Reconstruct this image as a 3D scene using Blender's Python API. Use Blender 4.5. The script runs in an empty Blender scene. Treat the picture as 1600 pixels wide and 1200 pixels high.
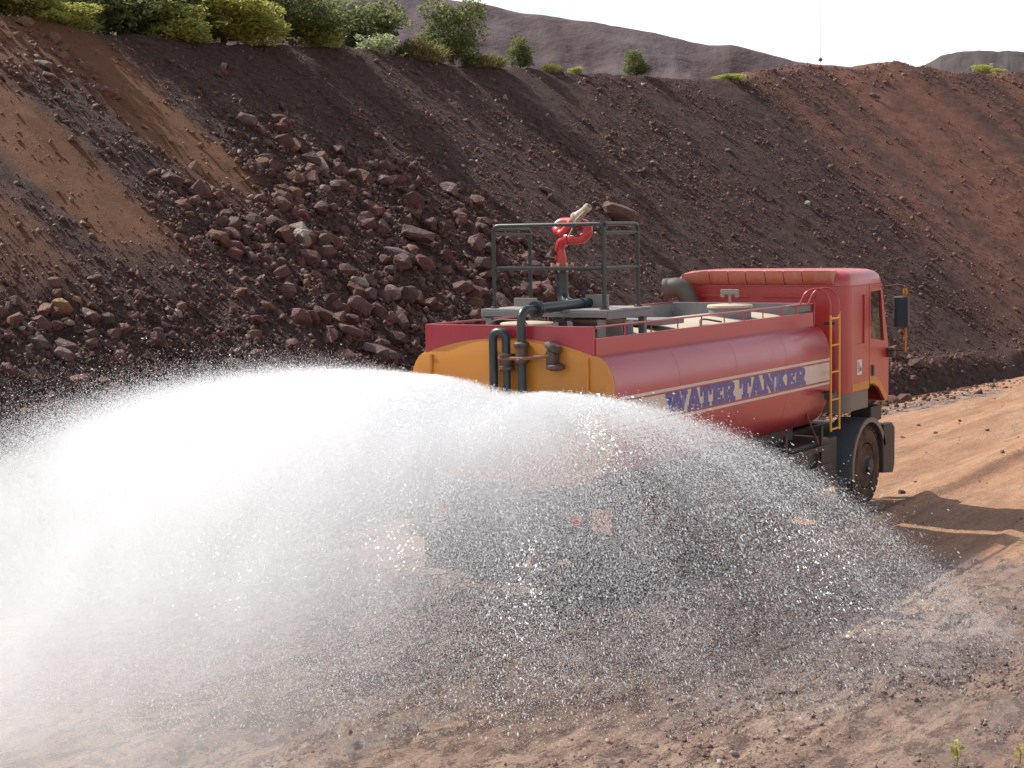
import bpy, bmesh, math, random
import numpy as np
from mathutils import Vector, Matrix

random.seed(7)
rng = np.random.default_rng(7)
SC = bpy.context.scene
COL = SC.collection
PI = math.pi

# ------------------------------------------------------------------ camera, world, sun, exposure
CAM = np.array([8.576, -13.4, 3.5])
TH, PIT, ROL, FPX = 0.568287, 0.088775, -0.01662, 2549.2
fw = np.array([-math.sin(TH) * math.cos(PIT), math.cos(TH) * math.cos(PIT), -math.sin(PIT)])
r0 = np.array([math.cos(TH), math.sin(TH), 0.0])
u0 = np.cross(r0, fw)
cr = math.cos(ROL) * r0 + math.sin(ROL) * u0
cu = np.cross(cr, fw)
cam_d = bpy.data.cameras.new('camera')
cam = bpy.data.objects.new('camera', cam_d)
COL.objects.link(cam)
cam.matrix_world = Matrix(((cr[0], cu[0], -fw[0], CAM[0]), (cr[1], cu[1], -fw[1], CAM[1]), (cr[2], cu[2], -fw[2], CAM[2]), (0, 0, 0, 1)))
cam_d.sensor_width = 36.0
cam_d.lens = 36.0 * FPX / 1600.0
cam_d.clip_start = 0.1
cam_d.clip_end = 3000.0
SC.camera = cam

SUN_DIR = Vector((-1.0, 0.05, 1.04)).normalized()
SUN_EL = math.asin(SUN_DIR.z)
SUN_ROT = math.atan2(SUN_DIR.x, SUN_DIR.y)
world = bpy.data.worlds.new('World')
SC.world = world
world.use_nodes = True
wt = world.node_tree
wt.nodes.clear()
wo = wt.nodes.new('ShaderNodeOutputWorld')
bg = wt.nodes.new('ShaderNodeBackground')
sky = wt.nodes.new('ShaderNodeTexSky')
sky.sky_type = 'NISHITA'
sky.sun_disc = False
sky.sun_elevation = SUN_EL
sky.sun_rotation = SUN_ROT
sky.air_density = 1.0
sky.dust_density = 3.0
sky.ozone_density = 1.0
bg.inputs['Strength'].default_value = 0.11
# thin bright cloud over the sky, thickest near the horizon and thinning overhead
tc = wt.nodes.new('ShaderNodeTexCoord')
mp = wt.nodes.new('ShaderNodeMapping')
mp.inputs['Scale'].default_value = (1.0, 1.0, 3.0)
cn = wt.nodes.new('ShaderNodeTexNoise')
cn.inputs['Scale'].default_value = 4.2
cn.inputs['Detail'].default_value = 7.0
cn.inputs['Roughness'].default_value = 0.55
crm = wt.nodes.new('ShaderNodeValToRGB')
crm.color_ramp.elements[0].position = 0.14
crm.color_ramp.elements[1].position = 0.34
cmx = wt.nodes.new('ShaderNodeMix')
cmx.data_type = 'RGBA'
cmx.inputs['B'].default_value = (9.5, 9.8, 10.0, 1)
sep = wt.nodes.new('ShaderNodeSeparateXYZ')
mr = wt.nodes.new('ShaderNodeMapRange')
mr.inputs['From Min'].default_value = 0.0
mr.inputs['From Max'].default_value = 0.55
mr.inputs['To Min'].default_value = 1.15
mr.inputs['To Max'].default_value = 0.12
mul = wt.nodes.new('ShaderNodeMath')
mul.operation = 'MULTIPLY'
L = wt.links.new
L(tc.outputs['Generated'], mp.inputs['Vector'])
L(mp.outputs['Vector'], cn.inputs['Vector'])
L(cn.outputs['Fac'], crm.inputs['Fac'])
L(tc.outputs['Generated'], sep.inputs[0])
L(sep.outputs['Z'], mr.inputs['Value'])
L(crm.outputs['Color'], mul.inputs[0])
L(mr.outputs['Result'], mul.inputs[1])
L(mul.outputs[0], cmx.inputs['Factor'])
L(sky.outputs['Color'], cmx.inputs['A'])
L(cmx.outputs['Result'], bg.inputs['Color'])
L(bg.outputs['Background'], wo.inputs['Surface'])

sun_d = bpy.data.lights.new('sun', 'SUN')
sun_d.energy = 4.9
sun_d.angle = math.radians(0.5)
sun_d.color = (1.0, 0.94, 0.86)
sun = bpy.data.objects.new('sun', sun_d)
COL.objects.link(sun)
sun.location = (-30, 0, 40)
sun.rotation_euler = SUN_DIR.to_track_quat('Z', 'Y').to_euler()

SC.view_settings.view_transform = 'Standard'
SC.view_settings.look = 'None'
SC.view_settings.gamma = 1.0
SC.view_settings.use_curve_mapping = False
SC.view_settings.exposure = 0.42
SC.cycles.max_bounces = 14
SC.cycles.diffuse_bounces = 12
SC.cycles.glossy_bounces = 3
SC.cycles.transmission_bounces = 12
SC.cycles.transparent_max_bounces = 8
SC.cycles.caustics_reflective = False
SC.cycles.caustics_refractive = False
SC.cycles.sample_clamp_indirect = 6.0
SC.cycles.use_denoising = True


# ------------------------------------------------------------------ helpers
def tag(o, label=None, cat=None, group=None, kind=None):
    if label: o['label'] = label
    if cat: o['category'] = cat
    if group: o['group'] = group
    if kind: o['kind'] = kind
    return o


def ray_dir(px, py):
    d = fw + cr * (px - 800) / FPX - cu * (py - 600) / FPX
    return d


def smooth(x, a, b):
    t = np.clip((x - a) / (b - a), 0, 1)
    return t * t * (3 - 2 * t)


def _hash(ix, iy, seed):
    h = (ix.astype(np.int64) * 374761393 + iy.astype(np.int64) * 668265263 + seed * 1442695041) & 0xFFFFFFFF
    h = ((h ^ (h >> 13)) * 1274126177) & 0xFFFFFFFF
    return ((h ^ (h >> 16)) & 0xFFFF) / 65535.0


def vnoise(x, y, seed=0):
    ix, iy = np.floor(x), np.floor(y)
    fx, fy = x - ix, y - iy
    fx = fx * fx * (3 - 2 * fx)
    fy = fy * fy * (3 - 2 * fy)
    a, b = _hash(ix, iy, seed), _hash(ix + 1, iy, seed)
    c, d = _hash(ix, iy + 1, seed), _hash(ix + 1, iy + 1, seed)
    return (a + (b - a) * fx) * (1 - fy) + (c + (d - c) * fx) * fy


def fbm(x, y, octaves=4, seed=0, gain=0.5):
    s, amp, tot = 0.0, 1.0, 0.0
    for o in range(octaves):
        s = s + amp * (vnoise(x * 2 ** o + 17.3 * o, y * 2 ** o - 9.1 * o, seed + o) - 0.5)
        tot += amp
        amp *= gain
    return s / tot


class MB:
    """Collects shapes and links them as one mesh object."""

    def __init__(self):
        self.v, self.f = [], []

    def add(self, vs, fs):
        n = len(self.v)
        self.v += [tuple(p) for p in vs]
        self.f += [tuple(i + n for i in f) for f in fs]
        return self

    def box(self, x0, x1, y0, y1, z0, z1):
        vs = [(x0, y0, z0), (x1, y0, z0), (x1, y1, z0), (x0, y1, z0), (x0, y0, z1), (x1, y0, z1), (x1, y1, z1), (x0, y1, z1)]
        return self.add(vs, [(0, 3, 2, 1), (4, 5, 6, 7), (0, 1, 5, 4), (1, 2, 6, 5), (2, 3, 7, 6), (3, 0, 4, 7)])

    def prism(self, poly, axis, a, b):
        n = len(poly)
        def pt(p, t):
            if axis == 'x': return (t, p[0], p[1])
            if axis == 'y': return (p[0], t, p[1])
            return (p[0], p[1], t)
        vs = [pt(p, a) for p in poly] + [pt(p, b) for p in poly]
        fs = [tuple(range(n))[::-1], tuple(range(n, 2 * n))] + [(i, (i + 1) % n, n + (i + 1) % n, n + i) for i in range(n)]
        return self.add(vs, fs)

    def rings(self, secs, cap=True, closed=True):
        k = len(secs[0])
        vs = [p for s in secs for p in s]
        fs = []
        for i in range(len(secs) - 1):
            for j in range(k if closed else k - 1):
                j2 = (j + 1) % k
                fs.append((i * k + j, i * k + j2, (i + 1) * k + j2, (i + 1) * k + j))
        if cap:
            fs.append(tuple(range(k))[::-1])
            fs.append(tuple((len(secs) - 1) * k + j for j in range(k)))
        return self.add(vs, fs)

    def tube(self, path, r, n=10, cap=True, closed=False):
        P = [Vector(p) for p in path]
        R = r if isinstance(r, (list, tuple)) else [r] * len(P)
        t0 = (P[1] - P[0]).normalized()
        ref = Vector((0, 0, 1)) if abs(t0.z) < 0.9 else Vector((1, 0, 0))
        nrm = t0.cross(ref).normalized()
        secs = []
        for i, p in enumerate(P):
            if i == 0: t = (P[1] - P[0])
            elif i == len(P) - 1: t = (P[-1] - P[-2])
            else: t = (P[i + 1] - p).normalized() + (p - P[i - 1]).normalized()
            t.normalize()
            nrm = (nrm - t * nrm.dot(t)).normalized()
            bi = t.cross(nrm)
            secs.append([p + (nrm * math.cos(2 * PI * k / n) + bi * math.sin(2 * PI * k / n)) * R[i] for k in range(n)])
        return self.rings(secs, cap)

    def lathe(self, base, axis, prof, n=24):
        """prof: list of (distance along axis, radius)."""
        a = Vector(axis).normalized()
        ref = Vector((0, 0, 1)) if abs(a.z) < 0.9 else Vector((1, 0, 0))
        e1 = a.cross(ref).normalized()
        e2 = a.cross(e1)
        b = Vector(base)
        secs = [[b + a * h + (e1 * math.cos(2 * PI * k / n) + e2 * math.sin(2 * PI * k / n)) * max(r, 1e-4) for k in range(n)] for h, r in prof]
        return self.rings(secs, True)

    def build(self, name, mat, parent=None, smooth_angle=None, bevel=0.0, recalc=True):
        me = bpy.data.meshes.new(name)
        me.from_pydata(self.v, [], self.f)
        if recalc:
            bm = bmesh.new()
            bm.from_mesh(me)
            bmesh.ops.recalc_face_normals(bm, faces=bm.faces)
            bm.to_mesh(me)
            bm.free()
        if smooth_angle is not None:
            me.shade_smooth()
            me.set_sharp_from_angle(angle=math.radians(smooth_angle))
        if mat: me.materials.append(mat)
        o = bpy.data.objects.new(name, me)
        COL.objects.link(o)
        if parent is not None:
            o.parent = parent
            if parent.type == 'EMPTY': o.location = -parent.location
        if bevel:
            b = o.modifiers.new('bevel', 'BEVEL')
            b.width = bevel
            b.segments = 2
            b.limit_method = 'ANGLE'
            b.angle_limit = math.radians(40)
        return o


def arc_path(pts, rad, seg=6):
    """Polyline with its inner corners rounded."""
    P = [Vector(p) for p in pts]
    out = [P[0]]
    for i in range(1, len(P) - 1):
        a, b, c = P[i - 1], P[i], P[i + 1]
        d1, d2 = (a - b), (c - b)
        r = min(rad, d1.length * 0.49, d2.length * 0.49)
        p0, p2 = b + d1.normalized() * r, b + d2.normalized() * r
        for k in range(seg + 1):
            t = k / seg
            out.append(p0 * (1 - t) ** 2 + b * 2 * t * (1 - t) + p2 * t ** 2)
    out.append(P[-1])
    return out


def spline(pts, per=6):
    P = [Vector(p) for p in pts]
    P = [P[0] * 2 - P[1]] + P + [P[-1] * 2 - P[-2]]
    out = []
    for i in range(1, len(P) - 2):
        for k in range(per):
            t = k / per
            out.append(0.5 * ((2 * P[i]) + (P[i + 1] - P[i - 1]) * t + (2 * P[i - 1] - 5 * P[i] + 4 * P[i + 1] - P[i + 2]) * t * t + (3 * P[i] - P[i - 1] - 3 * P[i + 1] + P[i + 2]) * t ** 3))
    out.append(P[-2])
    return out


# ------------------------------------------------------------------ materials
class NT:
    def __init__(self, name):
        self.m = bpy.data.materials.new(name)
        self.m.use_nodes = True
        self.t = self.m.node_tree
        self.b = self.t.nodes['Principled BSDF']
        self.o = self.t.nodes['Material Output']

    def n(self, typ, **kw):
        nd = self.t.nodes.new(typ)
        for k, v in kw.items():
            if k in nd.inputs: nd.inputs[k].default_value = v
            else: setattr(nd, k, v)
        return nd

    def l(self, a, b): self.t.links.new(a, b)

    def pos(self):
        return self.n('ShaderNodeNewGeometry').outputs['Position']

    def noise(self, scale, detail=5, rough=0.55, vec=None, stretch=None):
        nd = self.n('ShaderNodeTexNoise')
        nd.inputs['Scale'].default_value = scale
        nd.inputs['Detail'].default_value = detail
        nd.inputs['Roughness'].default_value = rough
        v = vec if vec is not None else self.pos()
        if stretch:
            m = self.n('ShaderNodeMapping')
            m.inputs['Scale'].default_value = stretch
            self.l(v, m.inputs['Vector'])
            v = m.outputs['Vector']
        self.l(v, nd.inputs['Vector'])
        return nd.outputs['Fac']

    def ramp(self, fac, stops):
        r = self.n('ShaderNodeValToRGB')
        e = r.color_ramp.elements
        while len(e) < len(stops): e.new(0.5)
        for i, (p, c) in enumerate(stops):
            e[i].position = p
            e[i].color = (*c, 1) if not isinstance(c, float) else (c, c, c, 1)
        self.l(fac, r.inputs['Fac'])
        return r.outputs['Color']

    def mix(self, fac, a, b, blend='MIX'):
        m = self.n('ShaderNodeMix')
        m.data_type = 'RGBA'
        m.blend_type = blend
        for s, k in ((fac, 'Factor'), (a, 'A'), (b, 'B')):
            if isinstance(s, (int, float)): m.inputs[k].default_value = s
            elif isinstance(s, tuple): m.inputs[k].default_value = (*s, 1)
            else: self.l(s, m.inputs[k])
        return m.outputs['Result']

    def math(self, op, a, b=0.0):
        m = self.n('ShaderNodeMath')
        m.operation = op
        for s, i in ((a, 0), (b, 1)):
            if isinstance(s, (int, float)): m.inputs[i].default_value = s
            else: self.l(s, m.inputs[i])
        return m.outputs[0]

    def attr(self, name):
        a = self.n('ShaderNodeAttribute')
        a.attribute_name = name
        return a

    def bump(self, h, strength, dist=0.02):
        b = self.n('ShaderNodeBump')
        b.inputs['Strength'].default_value = strength
        b.inputs['Distance'].default_value = dist
        self.l(h, b.inputs['Height'])
        self.l(b.outputs['Normal'], self.b.inputs['Normal'])

    def set(self, color=None, rough=None, spec=None, metal=None):
        for s, k in ((color, 'Base Color'), (rough, 'Roughness'), (spec, 'Specular IOR Level'), (metal, 'Metallic')):
            if s is None: continue
            if isinstance(s, (int, float)): self.b.inputs[k].default_value = s
            elif isinstance(s, tuple): self.b.inputs[k].default_value = (*s, 1)
            else: self.l(s, self.b.inputs[k])
        return self.m


def paint(name, col, rough=0.35, dust=0.35, dust_col=(0.36, 0.22, 0.15), spec=0.5, scale=2.2):
    k = NT(name)
    n1 = k.noise(scale, 6, 0.62)
    n2 = k.noise(38, 3, 0.6)
    f = k.math('MULTIPLY', k.ramp(n1, [(0.35, 0.0), (0.75, 1.0)]), dust)
    f2 = k.math('MULTIPLY', k.ramp(n2, [(0.5, 0.0), (0.8, 1.0)]), dust * 0.5)
    f = k.math('ADD', f, f2)
    f = k.math('ADD', f, dust * 0.25)
    st_ = k.noise(11, 5, 0.65, stretch=(1.0, 1.0, 0.13))
    f = k.math('ADD', f, k.math('MULTIPLY', k.ramp(st_, [(0.52, 0.0), (0.66, 1.0)]), dust * 0.55))
    f = k.math('MINIMUM', f, 0.92)
    c = k.mix(f, col, dust_col)
    return k.set(c, k.math('ADD', k.math('MULTIPLY', f, 0.45), rough), spec)


MAT = {}
MAT['red'] = paint('red_paint', (0.43, 0.022, 0.045), 0.27, 0.26, (0.33, 0.11, 0.10))
MAT['cab_red'] = paint('cab_red_paint', (0.44, 0.030, 0.030), 0.30, 0.26, (0.32, 0.13, 0.09))
for _n in ('red', 'cab_red'):
    _b = MAT[_n].node_tree.nodes['Principled BSDF']
    _b.inputs['Coat Weight'].default_value = 0.4
    _b.inputs['Coat Roughness'].default_value = 0.22
MAT['roof_red'] = paint('dusty_roof_red', (0.52, 0.10, 0.06), 0.42, 0.55, (0.48, 0.30, 0.21))
MAT['yellow'] = paint('yellow_paint', (0.60, 0.215, 0.010), 0.38, 0.26, (0.40, 0.22, 0.10))
MAT['ladder'] = paint('ladder_yellow_paint', (0.78, 0.33, 0.012), 0.4, 0.14)
MAT['black'] = paint('dark_pipe_paint', (0.022, 0.030, 0.032), 0.34, 0.10, (0.12, 0.09, 0.075))
MAT['grey'] = paint('grey_primer_paint', (0.15, 0.17, 0.185), 0.5, 0.25, (0.27, 0.225, 0.19))
MAT['plate'] = paint('dusty_grey_plate', (0.20, 0.205, 0.20), 0.55, 0.45, (0.33, 0.28, 0.23))
MAT['monitor_red'] = paint('monitor_red_paint', (0.50, 0.03, 0.04), 0.25, 0.12)
MAT['rust'] = paint('rusty_flange', (0.20, 0.06, 0.035), 0.6, 0.4, (0.30, 0.17, 0.10), scale=14)
MAT['valve'] = paint('dirty_valve_iron', (0.055, 0.035, 0.03), 0.5, 0.3, (0.18, 0.11, 0.08), scale=9)
MAT['nozzle'] = paint('weathered_brass', (0.42, 0.36, 0.27), 0.35, 0.2, (0.4, 0.33, 0.25), scale=12)
MAT['deck'] = paint('dusty_cream_deck', (0.44, 0.39, 0.30), 0.6, 0.5, (0.42, 0.33, 0.24))
MAT['stripe'] = paint('cream_stripe_paint', (0.66, 0.56, 0.48), 0.32, 0.25, (0.50, 0.34, 0.27))
MAT['dark_plastic'] = paint('dark_grey_plastic', (0.075, 0.068, 0.062), 0.5, 0.25, (0.22, 0.15, 0.11))
MAT['bumper_grey'] = paint('grey_cab_skirt', (0.16, 0.135, 0.11), 0.5, 0.3, (0.28, 0.20, 0.14))
MAT['flap'] = paint('blue_grey_mudguard', (0.075, 0.095, 0.11), 0.45, 0.22, (0.22, 0.16, 0.13))
MAT['chassis'] = paint('black_chassis_paint', (0.022, 0.018, 0.017), 0.55, 0.25, (0.16, 0.09, 0.06))
MAT['tyre'] = paint('dusty_tyre_rubber', (0.024, 0.020, 0.018), 0.85, 0.6, (0.19, 0.105, 0.065), 0.3, 5)
MAT['rim'] = paint('dull_steel_rim', (0.055, 0.042, 0.038), 0.6, 0.5, (0.15, 0.085, 0.055))
MAT['orange'] = paint('orange_rust_bracket', (0.50, 0.17, 0.022), 0.5, 0.4, (0.35, 0.14, 0.05), scale=16)
MAT['interior'] = paint('cab_interior', (0.05, 0.045, 0.04), 0.8, 0.2)
MAT['curtain'] = paint('beige_curtain', (0.52, 0.44, 0.32), 0.9, 0.2)
MAT['sticker'] = paint('white_sticker', (0.72, 0.70, 0.68), 0.4, 0.1)
MAT['sticker_red'] = paint('sticker_red_print', (0.55, 0.04, 0.06), 0.4, 0.1)
MAT['sticker_blue'] = paint('sticker_blue_print', (0.06, 0.10, 0.28), 0.4, 0.1)
MAT['lens_red'] = paint('red_lamp_lens', (0.55, 0.02, 0.015), 0.2, 0.1)
k = NT('worn_blue_lettering')
nf = k.noise(26, 6, 0.7)
MAT['letter'] = k.set(k.mix(k.ramp(nf, [(0.60, 0.0), (0.68, 1.0)]), (0.085, 0.075, 0.27), (0.50, 0.40, 0.38)), 0.35)
k = NT('window_glass')
k.b.inputs['Transmission Weight'].default_value = 0.0
k.b.inputs['Alpha'].default_value = 0.30
MAT['glass'] = k.set((0.03, 0.04, 0.035), 0.04, 0.9)
k = NT('mirror_glass')
MAT['mirror'] = k.set((0.035, 0.07, 0.078), 0.10, 0.5, 0.1)  # dark teal base carries a dark reflection in its colour

# rock materials (colour varies by object for the single boulders, by vertex colour for the mass)
def rock_mat(name, src):
    k = NT(name)
    if src == 'obj':
        c0 = k.n('ShaderNodeObjectInfo').outputs['Color']
    else:
        c0 = k.attr('tint').outputs['Color']
    n1 = k.noise(5.5, 5, 0.6)
    n2 = k.noise(30, 4, 0.65)
    c = k.mix(k.ramp(n1, [(0.35, 0.0), (0.7, 0.45)]), c0, (0.125, 0.068, 0.050))
    c = k.mix(k.ramp(n2, [(0.4, 0.0), (0.75, 0.5)]), c, (0.050, 0.027, 0.024))
    k.bump(k.math('ADD', n2, k.math('MULTIPLY', n1, 2.0)), 0.75, 0.05)
    return k.set(c, k.ramp(n1, [(0.3, 0.40), (0.6, 0.85)]), 0.26)
MAT['rock'] = rock_mat('boulder_rock', 'obj')
MAT['rubble'] = rock_mat('rubble_rock', 'attr')

k = NT('bank_soil')
az = k.attr('zone')           # r: brown sand streaks, g: reddish right part, b: gravelliness
sp = k.n('ShaderNodeSeparateColor')
k.l(az.outputs['Color'], sp.inputs['Color'])
n1 = k.noise(0.9, 6, 0.6)
n2 = k.noise(9, 6, 0.68)
n3 = k.noise(46, 4, 0.7)
base = k.mix(n1, (0.078, 0.042, 0.036), (0.108, 0.062, 0.053))
base = k.mix(k.ramp(n2, [(0.44, 0.0), (0.58, 0.75)]), base, (0.042, 0.021, 0.017))
red = k.mix(n2, (0.23, 0.098, 0.066), (0.165, 0.076, 0.054))
brn = k.mix(n2, (0.225, 0.100, 0.050), (0.165, 0.075, 0.040))
c = k.mix(sp.outputs['Green'], base, red)
c = k.mix(sp.outputs['Red'], c, brn)
spk = k.ramp(n3, [(0.56, 0.0), (0.66, 0.6)])
c = k.mix(k.math('MULTIPLY', spk, sp.outputs['Blue']), c, (0.17, 0.105, 0.085))
k.bump(k.math('ADD', k.math('MULTIPLY', n2, 1.3), n3), 0.9, 0.07)
MAT['bank'] = k.set(c, k.ramp(n3, [(0.4, 0.95), (0.62, 0.7)]), 0.18)

k = NT('haul_road_soil')
aw = k.attr('zone')           # r: wetness, g: rubble, b: bank-side dust
sp = k.n('ShaderNodeSeparateColor')
k.l(aw.outputs['Color'], sp.inputs['Color'])
n1 = k.noise(0.7, 7, 0.62, stretch=(2.0, 0.5, 1.0))
n2 = k.noise(4.5, 10, 0.78, stretch=(1.5, 0.6, 1.0))
n3 = k.noise(42, 6, 0.78)
n4 = k.noise(1.6, 8, 0.70, stretch=(5.0, 0.35, 1.0))
dry = k.mix(k.ramp(n1, [(0.36, 0.0), (0.64, 1.0)]), (0.47, 0.215, 0.092), (0.57, 0.33, 0.175))
dry = k.mix(k.ramp(n4, [(0.46, 0.0), (0.60, 0.7)]), dry, (0.33, 0.165, 0.09))
dry = k.mix(k.ramp(n2, [(0.50, 0.0), (0.62, 0.6)]), dry, (0.31, 0.17, 0.105))
wet = k.mix(k.ramp(n1, [(0.40, 0.0), (0.60, 1.0)]), (0.32, 0.185, 0.125), (0.52, 0.35, 0.25))
wet = k.mix(k.ramp(n4, [(0.46, 0.0), (0.56, 0.75)]), wet, (0.25, 0.135, 0.090))
wet = k.mix(k.ramp(n2, [(0.48, 0.0), (0.55, 0.85)]), wet, (0.12, 0.064, 0.046))
wf = k.math('ADD', sp.outputs['Red'], k.math('MULTIPLY', k.math('SUBTRACT', n2, 0.5), 1.2))
wf = k.ramp(wf, [(0.30, 0.0), (0.60, 1.0)])
c = k.mix(wf, dry, wet)
c = k.mix(k.math('MULTIPLY', sp.outputs['Blue'], k.ramp(n2, [(0.40, 0.9), (0.56, 0.05)])), c, (0.56, 0.40, 0.31))
c = k.mix(k.math('MULTIPLY', k.ramp(n3, [(0.46, 0.0), (0.55, 0.85)]), sp.outputs['Green']), c, (0.13, 0.09, 0.08))
c = k.mix(k.ramp(n3, [(0.38, 0.8), (0.48, 0.0)]), c, (0.10, 0.058, 0.044))
c = k.mix(k.ramp(n3, [(0.53, 0.0), (0.60, 0.55)]), c, (0.58, 0.45, 0.37))
k.bump(k.math('ADD', k.math('MULTIPLY', n2, 1.6), n3), 0.85, 0.05)
rg = k.math('SUBTRACT', k.ramp(n3, [(0.3, 0.85), (0.7, 0.95)]), k.math('MULTIPLY', wf, k.ramp(n2, [(0.38, 0.42), (0.58, 0.72)])))
MAT['road'] = k.set(c, rg, 0.6)

k = NT('spoil_heap_soil')
n1 = k.noise(0.06, 6, 0.6, stretch=(1.0, 1.0, 0.35))
n2 = k.noise(0.5, 6, 0.65)
c = k.mix(k.ramp(n1, [(0.38, 0.0), (0.62, 1.0)]), (0.082, 0.052, 0.051), (0.130, 0.104, 0.110))
c = k.mix(k.ramp(n2, [(0.45, 0.0), (0.75, 0.6)]), c, (0.10, 0.06, 0.06))
k.bump(n2, 0.5, 0.6)
MAT['hill'] = k.set(c, 0.9, 0.2)
k = NT('dark_spoil_soil')
n2 = k.noise(0.4, 6, 0.65)
k.bump(n2, 0.5, 0.6)
MAT['dark_hill'] = k.set(k.mix(n2, (0.065, 0.056, 0.056), (0.095, 0.082, 0.080)), 0.9, 0.2)


def leaf_mat(name, a, b, c3):
    k = NT(name)
    n = k.n('ShaderNodeObjectInfo')
    ar = k.attr('tint').outputs['Fac']
    col = k.mix(ar, a, b)
    n1 = k.noise(2.2, 3, 0.5)
    col = k.mix(k.ramp(n1, [(0.5, 0.0), (0.75, 0.8)]), col, c3)
    tr = k.n('ShaderNodeBsdfTranslucent')
    k.l(col, tr.inputs['Color'])
    ms = k.n('ShaderNodeMixShader')
    ms.inputs[0].default_value = 0.65
    k.set(col, 0.5, 0.4)
    k.l(k.b.outputs[0], ms.inputs[1])
    k.l(tr.outputs[0], ms.inputs[2])
    k.l(ms.outputs[0], k.o.inputs['Surface'])
    return k.m
MAT['leaf_dark'] = leaf_mat('dark_leaf', (0.11, 0.13, 0.055), (0.18, 0.205, 0.080), (0.23, 0.23, 0.085))
MAT['leaf_green'] = leaf_mat('green_leaf', (0.29, 0.31, 0.08), (0.42, 0.43, 0.12), (0.48, 0.45, 0.13))
MAT['leaf_pale'] = leaf_mat('pale_leaf', (0.26, 0.31, 0.16), (0.42, 0.46, 0.28), (0.40, 0.42, 0.22))
MAT['leaf_grass'] = leaf_mat('dry_grass', (0.12, 0.13, 0.035), (0.22, 0.20, 0.07), (0.20, 0.15, 0.07))
MAT['bark'] = paint('bark', (0.10, 0.07, 0.05), 0.9, 0.2)

k = NT('water_drop')
df = k.n('ShaderNodeBsdfDiffuse')
df.inputs['Color'].default_value = (0.93, 0.95, 0.97, 1)
tr = k.n('ShaderNodeBsdfTranslucent')
tr.inputs['Color'].default_value = (0.95, 0.97, 0.99, 1)
gl = k.n('ShaderNodeBsdfGlossy')
gl.inputs['Roughness'].default_value = 0.22
m1 = k.n('ShaderNodeMixShader')
m1.inputs[0].default_value = 0.65
m2 = k.n('ShaderNodeMixShader')
m2.inputs[0].default_value = 0.22
k.l(df.outputs[0], m1.inputs[1])
k.l(tr.outputs[0], m1.inputs[2])
k.l(m1.outputs[0], m2.inputs[1])
k.l(gl.outputs[0], m2.inputs[2])
k.l(m2.outputs[0], k.o.inputs['Surface'])
MAT['water'] = k.m

# ------------------------------------------------------------------ terrain
TOE = np.array(spline([(-3.7, -14, 0), (-3.6, 0, 0), (-3.6, 10, 0), (-3.4, 18, 0), (-2.4, 26, 0), (-1.0, 33, 0), (1.2, 40, 0), (4.5, 47, 0), (9, 53, 0), (15, 58, 0), (23, 62, 0)], 24))[:, :2]
seg = np.hypot(*np.diff(TOE, axis=0).T)
TS = np.concatenate([[0], np.cumsum(seg)])
TS = TS - np.interp(0.0, TOE[:, 1], TS)          # s = 0 where y = 0; s equals y along the straight part
TAN = np.gradient(TOE, TS, axis=0)
TAN /= np.hypot(TAN[:, 0], TAN[:, 1])[:, None]
SLOPE = 0.74


def toe_at(s):
    return np.stack([np.interp(s, TS, TOE[:, 0]), np.interp(s, TS, TOE[:, 1])], -1)


def nrm_at(s):
    tx, ty = np.interp(s, TS, TAN[:, 0]), np.interp(s, TS, TAN[:, 1])
    return np.stack([-ty, tx], -1) / np.hypot(tx, ty)[..., None]


def sd_to_xy(s, d):
    return toe_at(s) + nrm_at(s) * d[..., None]


def xy_to_sd(x, y):
    x, y = np.atleast_1d(x), np.atleast_1d(y)
    dd = (x[:, None] - TOE[None, :, 0]) ** 2 + (y[:, None] - TOE[None, :, 1]) ** 2
    i = dd.argmin(1)
    rel = np.stack([x, y], -1) - TOE[i]
    s = TS[i] + (rel * TAN[i]).sum(-1)
    d = -rel[:, 0] * TAN[i, 1] + rel[:, 1] * TAN[i, 0]
    return s, d


def bank_hit(px, py, slope=SLOPE):
    """Where a sight line of the photograph meets the plain 36 degree bank: (s, d)."""
    q = ray_dir(px, py)
    kk = np.linspace(10, 170, 1600)
    P = CAM + kk[:, None] * q
    s, d = xy_to_sd(P[:, 0], P[:, 1])
    g = P[:, 2] - slope * d
    i = int(np.argmax(g < 0))
    t = g[i - 1] / (g[i - 1] - g[i])
    return s[i - 1] + t * (s[i] - s[i - 1]), d[i - 1] + t * (d[i] - d[i - 1])


crest_px = [(0, 22), (30, 20), (60, 23), (85, 29), (120, 41), (150, 49), (220, 52), (300, 62), (400, 66), (480, 66), (560, 74), (640, 86), (720, 96), (800, 100), (900, 110), (1000, 116), (1100, 121), (1165, 122), (1190, 110), (1240, 102), (1290, 99), (1340, 106), (1365, 104), (1385, 95), (1400, 91), (1415, 94), (1435, 102), (1450, 100), (1470, 104), (1490, 113), (1530, 112), (1560, 117), (1580, 112), (1600, 106)]
cs, ch = [], []
for p in crest_px:
    s_, d_ = bank_hit(*p)
    cs.append(s_)
    ch.append(d_ * SLOPE)
order = np.argsort(cs)
CS = np.array(cs)[order]
CH = np.array(ch)[order]
CS = np.concatenate([[-12, CS[0] - 4], CS, [CS[-1] + 8]])
CH = np.concatenate([[6.6, CH[0] - 0.2], CH, [CH[-1] - 0.5]])


def crest_h(s):
    return np.interp(s, CS, CH)


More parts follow.
